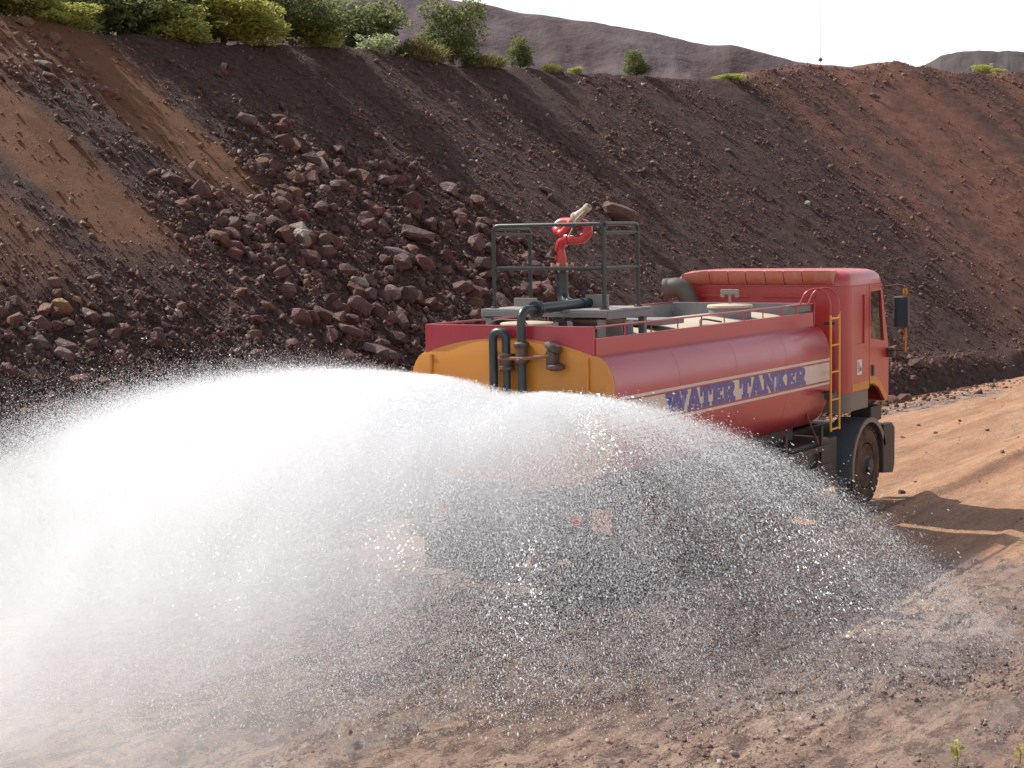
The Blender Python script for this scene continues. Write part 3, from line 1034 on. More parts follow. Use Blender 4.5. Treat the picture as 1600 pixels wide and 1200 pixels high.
CROWN = {
    'dark': [leaf_cloud('crown', crown_blobs(11 + i, 1, 1, 10, 0.14), 7000, 0.05, MAT['leaf_dark'], 21 + i) for i in range(2)],
    'green': [leaf_cloud('crown', crown_blobs(31 + i, 1, 1, 9, 0.06), 5200, 0.058, MAT['leaf_green'], 41 + i) for i in range(3)],
    'pale': [leaf_cloud('crown', crown_blobs(51, 1, 1, 6, 0.1), 1500, 0.085, MAT['leaf_pale'], 61)],
    'grass': [leaf_cloud('crown', [(0, 0, 0.25, 0.5, 0.5, 0.4), (0.2, 0.1, 0.4, 0.3, 0.3, 0.4), (-0.25, -0.1, 0.35, 0.25, 0.3, 0.4)], 1500, 0.32, MAT['leaf_grass'], 71, 0.06, 2.2)],
}


def trunk_mesh(seed):
    r = random.Random(seed)
    m = MB()
    m.tube([(0, 0, -0.15), (0.01, 0.0, 0.12), (0.03 * r.uniform(-1, 1), 0.02, 0.3), (0.0, 0.02, 0.55)], [0.030, 0.026, 0.02, 0.008], 7)
    for i in range(5):
        a = 2 * PI * i / 5 + r.uniform(-0.3, 0.3)
        q = r.uniform(0.18, 0.3)
        m.tube([(0, 0, 0.1 + 0.03 * i), (math.cos(a) * q * 0.5, math.sin(a) * q * 0.5, 0.32), (math.cos(a) * q, math.sin(a) * q, 0.55)], [0.016, 0.011, 0.004], 5)
    me = bpy.data.meshes.new('trunk')
    me.from_pydata(m.v, [], m.f)
    me.materials.append(MAT['bark'])
    return me


TRUNKS = [trunk_mesh(i) for i in range(3)]


def plant(name, px, py, wpx, hpx, kind, label, cat, back=0.8, group=None, var=0):
    """A bush standing where a sight line meets the plateau just behind the crest."""
    s_, d_ = bank_hit(px, py)
    d_ = crest_h(np.array([s_]))[0] / SLOPE + back
    p2 = sd_to_xy(np.array([s_]), np.array([d_]))[0]
    # keep the bush on its own sight line after stepping back
    q = ray_dir(px, py)
    q = q / np.hypot(q[0], q[1])
    k0 = np.hypot(p2[0] - CAM[0], p2[1] - CAM[1])
    x, y = CAM[0] + q[0] * k0, CAM[1] + q[1] * k0
    ss, dd = xy_to_sd(x, y)
    z = float(bank_z(ss, dd, False)[0]) + 0.02
    dep_ = (np.array([x, y, z]) - CAM) @ fw
    w, h = wpx / FPX * dep_, hpx / FPX * dep_
    e = bpy.data.objects.new(name, None)
    COL.objects.link(e)
    e.location = (x, y, z - 0.08)
    tag(e, label, cat, group)
    cl = CROWN[kind]
    c = bpy.data.objects.new('foliage' if kind == 'grass' else 'crown', cl[var % len(cl)])
    COL.objects.link(c)
    c.parent = e
    c.scale = (w, w, h)
    c.rotation_euler = (0, 0, var * 1.3 + px)
    if kind != 'grass':
        t = bpy.data.objects.new('trunk', TRUNKS[var % 3])
        COL.objects.link(t)
        t.parent = e
        t.scale = (w * 0.8, w * 0.8, h)
        t.rotation_euler = (0, 0, px)
    return e


G = 'bushes and small trees along the bank crest'
PL = [
    ('bush', -30, 40, 190, 110, 'dark', 'dark green bush cut by the left edge of the photo', 2.2, 0),
    ('bush', 45, 48, 130, 66, 'green', 'bright green bush on the crest furthest left in full view', 1.0, 1),
    ('bush', 105, 50, 110, 50, 'green', 'low lush green bush behind the brown mound at left', 0.8, 2),
    ('bush', 165, 52, 210, 130, 'dark', 'tall dark bush behind the low lush green bush', 2.6, 1),
    ('bush', 270, 64, 130, 72, 'green', 'olive green bush low on the crest right of the lush bush', 1.0, 0),
    ('bush', 250, 56, 200, 130, 'dark', 'tall olive bush second row above the sand streak', 3.2, 0),
    ('bush', 350, 66, 170, 100, 'green', 'wide yellow green bush on the crest above the spill', 1.5, 1),
    ('bush', 385, 70, 110, 60, 'green', 'small yellow green bush in front of the wide one', 0.7, 2),
    ('tree', 455, 72, 150, 110, 'dark', 'dark leafy tree left of the bright young bush', 2.0, 1),
    ('bush', 497, 74, 74, 58, 'green', 'bright young green bush between two dark trees', 0.7, 0),
    ('tree', 573, 80, 122, 92, 'dark', 'broad round dark tree with pale shrub at its foot', 2.8, 0),
    ('shrub', 590, 82, 64, 32, 'pale', 'pale silvery green shrub at the foot of the broad dark tree', 0.4, 0),
    ('tree', 708, 98, 100, 92, 'dark', 'lone round dark tree against the pale spoil heap', 1.5, 1),
    ('grass_tuft', 655, 90, 76, 38, 'grass', 'yellow green grass clump between two round dark trees', 0.7, 0),
    ('grass_tuft', 755, 102, 60, 24, 'grass', 'dry low grass right of the lone round tree', 0.6, 0),
    ('tree', 813, 104, 44, 50, 'dark', 'small round bush right of the lone round tree', 1.2, 0),
    ('grass_tuft', 862, 110, 30, 16, 'grass', 'tiny grass clump on the crest above the railing', 0.5, 0),
    ('tree', 995, 118, 38, 40, 'dark', 'small round bush standing alone near the crest middle', 1.2, 1),
    ('shrub', 900, 113, 26, 12, 'green', 'very low green weed on the crest left of the lone small bush', 0.5, 1),
    ('shrub', 1140, 123, 46, 12, 'green', 'low flat weed on the crest beside the red mound', 0.5, 2),
]
for (nm, px, py, w, h, kd, lab, back, var) in PL:
    plant(nm, px, py, w * 1.3, h * 1.2, kd, lab, {'bush': 'bush', 'tree': 'tree', 'shrub': 'shrub', 'grass_tuft': 'grass'}[nm], back, G, var)


def far_bush(px, py, dist, wpx, hpx, label, var):
    q = ray_dir(px, py)
    q = q / np.hypot(q[0], q[1])
    P = CAM + q * dist
    e = bpy.data.objects.new('bush', None)
    COL.objects.link(e)
    e.location = P
    tag(e, label, 'bush', G)
    c = bpy.data.objects.new('crown', CROWN['green'][var])
    COL.objects.link(c)
    c.parent = e
    dep_ = (P - CAM) @ fw
    c.scale = (wpx / FPX * dep_, wpx / FPX * dep_, hpx / FPX * dep_)
    t = bpy.data.objects.new('trunk', TRUNKS[var])
    COL.objects.link(t)
    t.parent = e
    t.scale = c.scale


far_bush(1538, 124, 100, 46, 28, 'bright green bush in front of the dark hill at right', 0)
far_bush(1560, 122, 99, 30, 16, 'small green bush right next to the bright one at right', 1)


def weed(x, y, h, label, seed, nleaf):
    r = random.Random(seed)
    z = float(road_z(np.array([x]), np.array([y]))[0])
    e = bpy.data.objects.new('weed', None)
    COL.objects.link(e)
    e.location = (x, y, z)
    tag(e, label, 'weed', 'weeds at the road edge')
    st = MB().tube([(0, 0, -0.02), (0.01, 0, h * 0.5), (-0.01, 0.01, h)], [0.005, 0.004, 0.002], 6)
    so = st.build('stem', MAT['leaf_green'], None)
    so.parent = e
    lm = bpy.data.meshes.new('leaf')
    vs, fs = [], []
    for i in range(6):
        t = i / 5
        wd = 0.32 * math.sin(PI * min(1, 0.08 + t * 0.92)) ** 0.8
        zc = 0.28 * t * (1 - t) * 2
        vs += [(t, -wd, zc + 0.05), (t, 0, zc), (t, wd, zc + 0.05)]
    for i in range(5):
        for k_ in (0, 1):
            a = i * 3 + k_
            fs.append((a, a + 1, a + 4, a + 3))
    lm.from_pydata(vs, [], fs)
    lm.materials.append(MAT['leaf_green'])
    at = lm.attributes.new('tint', 'FLOAT', 'POINT')
    at.data.foreach_set('value', [0.9] * len(vs))
    for i in range(nleaf):
        o = bpy.data.objects.new('leaf', lm)
        COL.objects.link(o)
        o.parent = e
        q = h * r.uniform(0.35, 0.6)
        o.scale = (q, q * 0.9, q)
        o.location = (0, 0, h * (0.25 + 0.75 * i / max(1, nleaf - 1)))
        o.rotation_euler = (r.uniform(-0.3, 0.3), r.uniform(-0.9, 0.1), i * 2.4 + r.uniform(-0.4, 0.4))


weed(5.36, -2.99, 0.17, 'small leafy green weed at the bottom edge, left of the other', 3, 8)
weed(5.72, -2.80, 0.12, 'low green weed in the bottom right corner of the photo', 5, 6)

# far thin mast on the skyline
q = ray_dir(1282, 100)
q = q / np.hypot(q[0], q[1])
mp_ = CAM + q * 105
me_ = bpy.data.objects.new('mast', None)
COL.objects.link(me_)
me_.location = mp_ + np.array([0, 0, -1.0])
tag(me_, 'thin pale radio mast on the skyline above the red mound', 'mast')
k = NT('pale_galvanised')
MAT['galv'] = k.set((0.30, 0.30, 0.30), 0.5)
m = MB()
m.tube([(0, 0, -4), (0, 0, 4.8)], [0.022, 0.012], 6)
o = m.build('pole', MAT['galv'], None); o.parent = me_
m = MB().lathe((0, 0, 1.15), (0, 0, 1), [(0, 0.05), (0.06, 0.13), (0.16, 0.13), (0.24, 0.05)], 10)
o = m.build('lamp', MAT['dark_plastic'], None); o.parent = me_


# ------------------------------------------------------------------ the water tanker
T0 = bpy.data.objects.new('water_tanker', None)
COL.objects.link(T0)
T0.location = (0, 3.2, 0)
tag(T0, 'red and yellow water tanker truck spraying water from its rear', 'truck')


def part(m, name, mat, parent=T0, sm=None, bev=0.0, label=None):
    o = m.build(name, MAT[mat], parent, sm, bev)
    if label: o['label'] = label
    return o


# --- tank
def half_profile():
    P = []
    for i in range(9):
        x = 0.95 * i / 8
        P.append((x, 2.537 - 0.153 * (x / 0.95) ** 2.2))
    for i in range(1, 9):
        a = PI / 2 * i / 8
        P.append((0.95 + 0.224 * math.sin(a) ** 0.95, 2.00 + 0.384 * math.cos(a) ** 0.9))
    P += [(1.174, 1.86), (1.174, 1.70), (1.172, 1.62), (1.150, 1.545)]
    for i in range(1, 7):
        a = PI / 2 * i / 6
        P.append((0.70 + 0.44 * math.cos(a), 1.53 - 0.40 * math.sin(a)))
    P.append((0.35, 1.105))
    P.append((0.0, 1.10))
    return P


HP = half_profile()
PROF = HP + [(-x, z) for x, z in HP[-2:0:-1]]


def crown_z(x):
    return 2.537 - 0.153 * (abs(x) / 0.95) ** 2.2


def tank_sec(y, sc):
    return [(x * sc, y, 1.80 + (z - 1.80) * sc) for x, z in PROF]


m = MB().rings([tank_sec(y, sc) for y, sc in ((0.0, 1.0), (1.3, 1.0), (2.7, 1.0), (4.1, 1.0), (5.39, 1.0), (5.43, 0.985), (5.47, 0.95), (5.50, 0.88))])
tank = part(m, 'tank', 'red', sm=32)
m = MB().rings([tank_sec(-0.004, 1.0), tank_sec(-0.03, 1.0), tank_sec(-0.036, 0.985)])
head = part(m, 'tank_end', 'yellow', sm=32, label='yellow rear end of the tank')
for sx in (-1, 1):
    part(MB().box(sx * 0.905 - 0.012, sx * 0.905 + 0.012, -0.062, -0.037, 1.30, 2.36), 'end_rib', 'yellow', head)
# weld seams round the shell
for y in (1.36, 2.72, 4.08):
    part(MB().rings([[(x * k_, y + dy, 1.80 + (z - 1.80) * k_) for x, z in PROF] for dy, k_ in ((-0.009, 1.0005), (-0.004, 1.0015), (0.004, 1.0015), (0.009, 1.0005))], cap=False), 'weld_seam', 'red', tank, sm=40)
m = MB()
xx = 1.1775
m.box(xx, xx + 0.003, 0.06, 5.385, 1.725, 1.942)
part(m, 'name_band', 'stripe', label='cream band carrying the lettering')
for z0, z1 in ((1.962, 1.992), (1.675, 1.703)):
    part(MB().box(xx, xx + 0.003, 0.06, 5.385, z0, z1), 'pinstripe', 'stripe')
part(MB().box(-xx - 0.003, -xx, 0.06, 5.385, 1.725, 1.942), 'name_band', 'stripe')

GLY = {
    'T': [[(.2, 0), (.8, 0), (.8, .16), (.67, .16), (.67, .8), (.84, .8), (.86, .58), (1, .58), (1, 1), (0, 1), (0, .58), (.14, .58), (.16, .8), (.33, .8), (.33, .16), (.2, .16)]],
    'E': [[(0, 0), (1, 0), (1, .38), (.88, .38), (.84, .17), (.50, .17), (.50, .42), (.62, .42), (.64, .33), (.76, .33), (.76, .68), (.64, .68), (.62, .58), (.50, .58), (.50, .83), (.82, .83), (.86, .64), (.98, .64), (.98, 1), (0, 1), (0, .84), (.14, .84), (.14, .16), (0, .16)]],
    'N': [[(0, 0), (.40, 0), (.40, .16), (.29, .16), (.29, .62), (.70, 0), (.90, 0), (.90, .84), (1, .84), (1, 1), (.62, 1), (.62, .84), (.73, .84), (.73, .42), (.38, 1), (0, 1), (0, .84), (.11, .84), (.11, .16), (0, .16)]],
    'K': [[(0, 0), (.46, 0), (.46, .16), (.38, .16), (.38, .34), (.44, .42), (.60, .16), (.54, .16), (.54, 0), (1, 0), (1, .16), (.93, .16), (.64, .62), (.82, .84), (.94, .84), (.94, 1), (.54, 1), (.54, .84), (.59, .84), (.38, .58), (.38, .84), (.46, .84), (.46, 1), (0, 1), (0, .84), (.10, .84), (.10, .16), (0, .16)]],
    'R': [[(0, 0), (.48, 0), (.48, .16), (.40, .16), (.40, .42), (.48, .42), (.62, 0), (1, 0), (1, .16), (.90, .16), (.78, .46), (.90, .55), (.95, .72), (.90, .89), (.76, .98), (.6, 1), (0, 1), (0, .84), (.11, .84), (.11, .16), (0, .16)], [(.40, .58), (.55, .58), (.63, .64), (.65, .72), (.61, .80), (.53, .84), (.40, .84)]],
    'A': [[(0, 0), (.38, 0), (.38, .16), (.30, .16), (.335, .28), (.57, .28), (.605, .16), (.52, .16), (.52, 0), (1, 0), (1, .16), (.94, .16), (.66, 1), (.32, 1), (.06, .16), (0, .16)], [(.38, .43), (.52, .43), (.45, .70)]],
    'W': [[(0, 1), (0, .84), (.05, .84), (.20, 0), (.41, 0), (.50, .46), (.59, 0), (.80, 0), (.95, .84), (1, .84), (1, 1), (.72, 1), (.72, .84), (.80, .84), (.73, .40), (.61, 1), (.41, 1), (.30, .40), (.23, .84), (.32, .84), (.32, 1)]],
}


def letter(ch, ya, yb, z0, z1, parent):
    cu_ = bpy.data.curves.new('letter', 'CURVE')
    cu_.dimensions = '2D'
    cu_.fill_mode = 'BOTH'
    cu_.offset = 0.008
    for poly in GLY[ch]:
        sp_ = cu_.splines.new('POLY')
        sp_.points.add(len(poly) - 1)
        for p, (a, b) in zip(sp_.points, poly):
            p.co = (a * (yb - ya), b * (z1 - z0), 0, 1)
        sp_.use_cyclic_u = True
    tmp = bpy.data.objects.new('tmp', cu_)
    me = bpy.data.meshes.new_from_object(tmp)
    bpy.data.objects.remove(tmp)
    bpy.data.curves.remove(cu_)
    for v in me.vertices:
        v.co = (xx + 0.0062, ya + v.co.x, z0 + v.co.y)
    me.materials.clear()
    me.materials.append(MAT['letter'])
    o = bpy.data.objects.new('letter', me)
    COL.objects.link(o)
    o.parent = parent
    o.location = -parent.location
    return o


for ch, ya, yb in (('W', 1.017, 1.492), ('A', 1.504, 1.80), ('T', 1.80, 2.055), ('E', 2.075, 2.318), ('R', 2.335, 2.639), ('T', 2.768, 3.050), ('A', 3.055, 3.371), ('N', 3.385, 3.72), ('K', 3.735, 4.022), ('E', 4.038, 4.29), ('R', 4.305, 4.609)):
    letter(ch, ya, yb, 1.732, 1.936, T0)

# --- coaming round the tank top
poly = [(x, crown_z(x) - 0.002) for x in np.linspace(-0.985, 0.955, 25)] + [(0.955, 2.66), (-0.985, 2.66)]
part(MB().prism(poly, 'y', -0.033, 0.004), 'rear_coaming', 'red', bev=0.004)
for sx in (-1, 1):
    part(MB().box(sx * 0.955 - 0.012, sx * 0.955 + 0.012, 0.006, 5.39, 2.352, 2.545), 'side_coaming', 'red', bev=0.004)
    part(MB().tube([(sx * 0.955, 0.006, 2.652), (sx * 0.955, 5.39, 2.652)], 0.011, 8), 'top_rail', 'red', sm=60)
    for y in (0.6, 1.147, 1.74, 2.30, 2.863, 3.39, 3.90, 4.41, 4.90):
        part(MB().tube([(sx * 0.955, y, 2.547), (sx * 0.955, y, 2.641)], 0.007, 6), 'stanchion', 'red', sm=60)
m = MB().prism([(x, crown_z(x) - 0.002) for x in np.linspace(-0.94, 0.94, 15)] + [(0.94, 2.655), (-0.94, 2.655)], 'y', 5.36, 5.39)
part(m, 'front_coaming', 'grey', bev=0.004)
part(MB().box(-0.975, 0.975, 5.392, 5.41, 2.40, 2.66), 'front_bulkhead', 'red')
part(MB().box(0.80, 0.94, 4.9, 5.35, 2.56, 2.652), 'gusset', 'grey', bev=0.006)
# grey inner face of the far coaming
part(MB().box(-0.941, -0.935, 0.02, 5.35, 2.40, 2.548), 'inner_liner', 'grey')
part(MB().box(-0.941, -0.935, 2.9, 5.35, 2.55, 2.645), 'splash_board', 'grey')
# dusty deck on the crown of the tank
xs_ = np.linspace(-0.925, 0.925, 17)
m = MB().rings([[(x, y, crown_z(x) + 0.004) for x in xs_] + [(x, y, crown_z(x) + 0.010) for x in xs_[::-1]] for y in np.linspace(0.02, 5.34, 12)])
part(m, 'deck', 'deck', sm=40)


def hatch(x, y, r, lid_z, handle=True, hx=None, hz0=None, hz1=None, hw=0.21):
    h = part(MB().lathe((x, y, crown_z(x) - 0.02), (0, 0, 1), [(0, r * 0.93), (lid_z - crown_z(x) - 0.015, r * 0.93)], 28), 'hatch', 'grey', sm=40)
    part(MB().lathe((x, y, lid_z - 0.034), (0, 0, 1), [(0, r), (0.026, r), (0.034, r * 0.96), (0.045, r * 0.4), (0.047, 0.01)], 28), 'lid', 'deck', h, sm=40)
    return h


h = hatch(0.30, 4.42, 0.27, 2.675)
part(MB().box(0.285, 0.315, 4.41, 4.43, 2.675, 2.80).box(0.19, 0.41, 4.395, 4.445, 2.80, 2.855).box(0.19, 0.225, 4.395, 4.445, 2.762, 2.799).box(0.375, 0.41, 4.395, 4.445, 2.762, 2.799), 'handle', 'plate', h, bev=0.004)
hatch(0.22, 1.38, 0.29, 2.665)
hatch(-0.07, 0.44, 0.27, 2.665)
hatch(0.72, 1.10, 0.055, 2.655)
part(MB().tube(arc_path([(0.1, 0.25, 2.60), (0.05, 0.2, 2.70), (-0.35, 0.3, 2.70), (-0.55, 0.4, 2.62)], 0.1), 0.006, 6), 'cable', 'valve', sm=60)
part(MB().tube(spline([(0.6, 3.0, 2.50), (0.5, 3.25, 2.56), (0.62, 3.5, 2.52)]), 0.012, 6), 'hose_end', 'black', sm=60)
# bits of pipework on the deck behind the platform
part(MB().tube([(-0.5, 2.35, 2.64), (0.2, 2.35, 2.64)], 0.04, 10), 'vent_pipe', 'rust', sm=60)
part(MB().box(0.05, 0.65, 2.0, 2.5, 2.56, 2.62), 'tool_tray', 'grey', bev=0.005)

# --- platform, guard rail
pf = part(MB().box(-0.74, 0.74, 0.62, 1.60, 2.762, 2.785), 'platform', 'plate', bev=0.003)
for args in ((-0.74, 0.74, 0.616, 0.64, 2.71, 2.76), (-0.74, 0.74, 1.58, 1.604, 2.69, 2.76), (-0.744, -0.72, 0.642, 1.578, 2.69, 2.76), (0.72, 0.744, 0.642, 1.578, 2.69, 2.76)):
    part(MB().box(*args), 'frame_beam', 'grey', pf, bev=0.003)
for x in (-0.66, 0.66):
    for y in (0.66, 1.52):
        part(MB().box(x - 0.035, x + 0.035, y - 0.03, y + 0.03, crown_z(x) - 0.02, 2.69), 'leg', 'grey', pf, bev=0.003)
part(MB().box(0.15, 0.22, 0.68, 0.74, 2.50, 2.69), 'leg', 'black', pf, bev=0.003)
for x0, x1, z1 in ((-0.70, -0.42, 2.875), (0.17, 0.44, 2.915)):
    part(MB().box(x0, x1, 1.19, 1.215, 2.787, z1), 'kick_plate', 'plate', pf, bev=0.003)
gr = None
R_ = 0.021
rx, ya, yb, zt, zm, z2, zb = 0.65, 0.74, 1.449, 3.633, 3.194, 3.547, 2.786
top_loop = MB()
top_loop.tube(arc_path([(-rx, ya, zb), (-rx, ya, zt), (rx, ya, zt), (rx, ya, zb)], 0.07, 6), R_, 10)
gr = part(top_loop, 'guard_rail', 'black', sm=60)
part(MB().tube(arc_path([(rx, yb, zb), (rx, yb, zt), (rx, ya + 0.02, zt)], 0.07, 6), R_, 10), 'side_rail', 'black', gr, sm=60)
part(MB().tube(arc_path([(-rx, yb, zb), (-rx, yb, zt - 0.03), (-rx, ya + 0.02, zt - 0.03)], 0.07, 6), R_, 10), 'side_rail', 'black', gr, sm=60)
part(MB().tube([(-rx + 0.02, ya, zm), (rx - 0.02, ya, zm)], R_ * 0.95, 10), 'mid_rail', 'black', gr, sm=60)
for x in (-rx, rx):
    part(MB().tube([(x, ya + 0.02, zm), (x, yb - 0.02, zm)], R_ * 0.95, 10), 'mid_rail', 'black', gr, sm=60)
part(MB().tube([(rx, yb, z2), (rx, ya + 0.02, z2)], R_ * 0.8, 10), 'upper_rail', 'black', gr, sm=60)
part(MB().tube([(-rx, yb, z2), (-rx, ya + 0.02, z2)], R_ * 0.8, 10), 'upper_rail', 'black', gr, sm=60)
for x in (-rx, rx):
    for y in (ya, yb):
        part(MB().lathe((x, y, 2.786), (0, 0, 1), [(0, 0.048), (0.012, 0.048), (0.02, 0.03), (0.035, 0.03)], 12), 'foot_plate', 'black', gr, sm=40)

# --- water monitor
mo = part(MB().tube(arc_path([(-0.045, 1.1, 3.185), (-0.045, 1.1, 2.86), (0.12, 0.98, 2.82)], 0.12), 0.062, 16), 'monitor_riser', 'black', sm=50)
part(MB().lathe((-0.045, 1.1, 3.172), (0, 0, 1), [(0, 0.135), (0.022, 0.135), (0.024, 0.12), (0.05, 0.12)], 24), 'flange', 'rust', mo, sm=40)
for a in range(8):
    ax, ay = -0.045 + 0.113 * math.cos(a * PI / 4 + .2), 1.1 + 0.113 * math.sin(a * PI / 4 + .2)
    part(MB().lathe((ax, ay, 3.15), (0, 0, 1), [(0, 0.012), (0.095, 0.012)], 6), 'bolt', 'nozzle', mo)
path = spline([(-0.05, 1.1, 3.22), (-0.055, 1.1, 3.30), (-0.07, 1.1, 3.39), (-0.03, 1.09, 3.462), (0.06, 1.06, 3.49), (0.17, 1.04, 3.485), (0.24, 1.04, 3.497), (0.285, 1.06, 3.555), (0.245, 1.10, 3.62), (0.14, 1.14, 3.648), (0.02, 1.16, 3.655), (-0.08, 1.16, 3.652), (-0.12, 1.14, 3.615), (-0.085, 1.10, 3.568), (-0.02, 1.07, 3.545), (0.05, 1.06, 3.60), (0.135, 1.06, 3.69)], 5)
mb = part(MB().tube(path, [0.053] * (len(path) - 14) + [0.046] * 14, 16), 'monitor', 'monitor_red', sm=60)
for (p, ax) in (((-0.058, 1.1, 3.29), (0.0, 0, 1)), ((0.06, 1.06, 3.49), (1, -.2, 0.1)), ((0.14, 1.14, 3.648), (1, -0.3, 0))):
    part(MB().lathe(Vector(p) - Vector(ax).normalized() * 0.018, ax, [(0, 0.062), (0.036, 0.062)], 18), 'swivel_joint', 'monitor_red', mb, sm=40)
for p in ((-0.13, 1.06, 3.33), (0.16, 1.0, 3.545)):
    part(MB().lathe(p, (0.3, -0.5, 0.4), [(0, 0.03), (0.03, 0.034), (0.06, 0.02), (0.11, 0.016), (0.12, 0.025), (0.14, 0.02)], 10), 'lock_knob', 'valve', mb, sm=40)
ax = Vector((0.172, -0.02, 0.118)).normalized()
part(MB().lathe((0.125, 1.06, 3.683), ax, [(0, 0.05), (0.02, 0.062), (0.045, 0.064), (0.06, 0.05), (0.17, 0.036), (0.185, 0.042), (0.225, 0.042), (0.24, 0.03), (0.235, 0.022), (0.18, 0.02)], 20), 'nozzle', 'nozzle', mb, sm=35)
part(MB().tube([(0.10, 1.0, 3.52), (0.20, 0.99, 3.69), (0.30, 1.02, 3.79)], 0.008, 6), 'tiller', 'nozzle', mb, sm=60)
part(MB().tube([(0.02, 1.2, 3.60), (-0.06, 1.24, 3.82), (-0.10, 1.26, 4.0)], 0.005, 6), 'aerial_wire', 'black', mb, sm=60)

# --- rear pipework
px_ = 0.213
pa = part(MB().tube(arc_path([(px_, -0.12, 1.95), (px_, -0.12, 2.815), (px_, 0.16, 2.81)], 0.12, 7), 0.043, 14), 'rear_pipe', 'black', sm=60)
part(MB().lathe((px_, 0.13, 2.81), (0, 1, 0), [(0, 0.082), (0.022, 0.082), (0.024, 0.078), (0.03, 0.078), (0.032, 0.085), (0.055, 0.085)], 22), 'flange', 'black', pa, sm=40)
part(MB().tube([(px_, 0.16, 2.812), (px_, 1.5, 2.838)], 0.052, 16), 'supply_pipe', 'black', pa, sm=60)
part(MB().lathe((px_, 1.02, 2.829), (0, 1, 0.02), [(0, 0.06), (0.012, 0.06)], 18), 'clamp', 'black', pa, sm=40)
part(MB().lathe((px_ , -0.12, 2.30), (0, 0, 1), [(0, 0.06), (0.02, 0.075), (0.04, 0.075), (0.06, 0.06), (0.15, 0.06), (0.17, 0.078), (0.195, 0.078), (0.21, 0.055)], 16), 'valve_body', 'valve', pa, sm=35)
pb = part(MB().tube(arc_path([(-0.115, -0.12, 1.95), (-0.115, -0.12, 2.60), (0.035, -0.12, 2.60), (0.035, -0.12, 2.38)], 0.075, 8), 0.043, 14), 'rear_pipe', 'black', sm=60)
part(MB().lathe((0.04, -0.12, 2.22), (0, 0, 1), [(0, 0.05), (0.02, 0.078), (0.05, 0.078), (0.055, 0.058), (0.11, 0.066), (0.14, 0.066), (0.145, 0.08), (0.17, 0.08), (0.175, 0.05)], 16), 'valve_body', 'valve', pb, sm=35)
part(MB().tube([(0.04, -0.12, 1.95), (0.04, -0.12, 2.23)], 0.036, 12), 'lower_pipe', 'black', pb, sm=60)
part(MB().tube([(-0.02, -0.17, 2.345), (0.26, -0.17, 2.352), (0.55, -0.16, 2.385)], 0.019, 8), 'operating_rod', 'rust', pb, sm=60)
rv = part(MB().box(0.50, 0.60, -0.17, -0.04, 2.28, 2.44), 'relief_valve', 'valve', bev=0.03)
part(MB().lathe((0.545, -0.11, 2.43), (0.45, 0, 0.9), [(0, 0.05), (0.02, 0.09), (0.05, 0.095), (0.075, 0.06)], 14), 'cap', 'valve', rv, sm=35)
part(MB().lathe((0.585, -0.11, 2.31), (0, 0, -1), [(0, 0.06), (0.02, 0.09), (0.05, 0.09), (0.07, 0.05)], 14), 'cap', 'valve', rv, sm=35)
# spray heads under the pipes
for x0, x1 in ((-0.115, -0.70), (px_, 0.52)):
    sh = part(MB().tube(arc_path([(x0, -0.12, 1.98), (x0, -0.16, 1.86), (x1, -0.22, 1.86), (x1, -0.22, 1.97)], 0.07), 0.038, 12), 'spray_arm', 'black', sm=60)
    part(MB().lathe((x1, -0.22, 1.95), (0, 0, 1), [(0, 0.05), (0.03, 0.06), (0.05, 0.05), (0.055, 0.12), (0.075, 0.125), (0.08, 0.03)], 18), 'spray_head', 'rust', sh, sm=35)

# --- ladder
la = part(MB().box(1.285, 1.303, 5.105, 5.14, 1.12, 2.52), 'ladder', 'ladder', bev=0.003)
part(MB().box(1.285, 1.303, 5.385, 5.42, 1.12, 2.56), 'stile', 'ladder', la, bev=0.003)
for z in (1.145, 1.50, 1.835, 2.16, 2.48):
    part(MB().tube([(1.294, 5.14, z), (1.294, 5.386, z)], 0.013, 8), 'rung', 'ladder', la, sm=60)
for z in (1.58, 2.42):
    part(MB().box(1.16, 1.29, 5.24, 5.29, z - 0.02, z + 0.02), 'bracket', 'chassis', la, bev=0.003)
part(MB().box(1.19, 1.28, 5.16, 5.36, 1.50, 1.58), 'step_bracket', 'dark_plastic', la, bev=0.01)
for y in (5.12, 5.39):
    part(MB().tube(arc_path([(0.955, y - 0.15, 2.64), (1.02, y - 0.1, 2.83), (1.20, y, 2.85), (1.294, y, 2.70), (1.294, y, 2.53)], 0.14, 8), 0.012, 8), 'grab_hoop', 'red', la, sm=60)
part(MB().tube([(1.08, 4.72, 1.52), (1.12, 5.18, 0.95)], 0.012, 6), 'stay_rod', 'rust', sm=60)

# --- cab
def plan(inset=0.0, y0=5.87, y1=7.32, w=1.2, r=0.2):
    w -= inset; y0 += inset; y1 -= inset
    P = []
    for (cx_, cy_, a0) in ((w - r, y0 + r, -90), (w - r * 0.8, y1 - r * 0.8, 0), (-w + r * 0.8, y1 - r * 0.8, 90), (-w + r, y0 + r, 180)):
        rr_ = r if cy_ < 6.5 else r * 0.8
        for i in range(6):
            a = math.radians(a0 + 90 * i / 5)
            P.append((cx_ + rr_ * math.cos(a), cy_ + rr_ * math.sin(a)))
    return P


outer = [p for p in plan() if p[1] < 6.2]
order_ = sorted([p for p in outer if p[0] > 0], key=lambda p: -p[1]) + sorted([p for p in outer if p[0] < 0], key=lambda p: p[1])
inner = [(x * 0.962, 5.87 + 0.045 + (y - 5.87) * 0.80) for x, y in order_]
wall_poly = order_ + inner[::-1]
cab = part(MB().prism(wall_poly, 'z', 1.502, 2.842), 'cab', 'cab_red', sm=35)
part(MB().prism(wall_poly, 'z', 1.262, 1.500), 'cab_skirt', 'bumper_grey', sm=35)
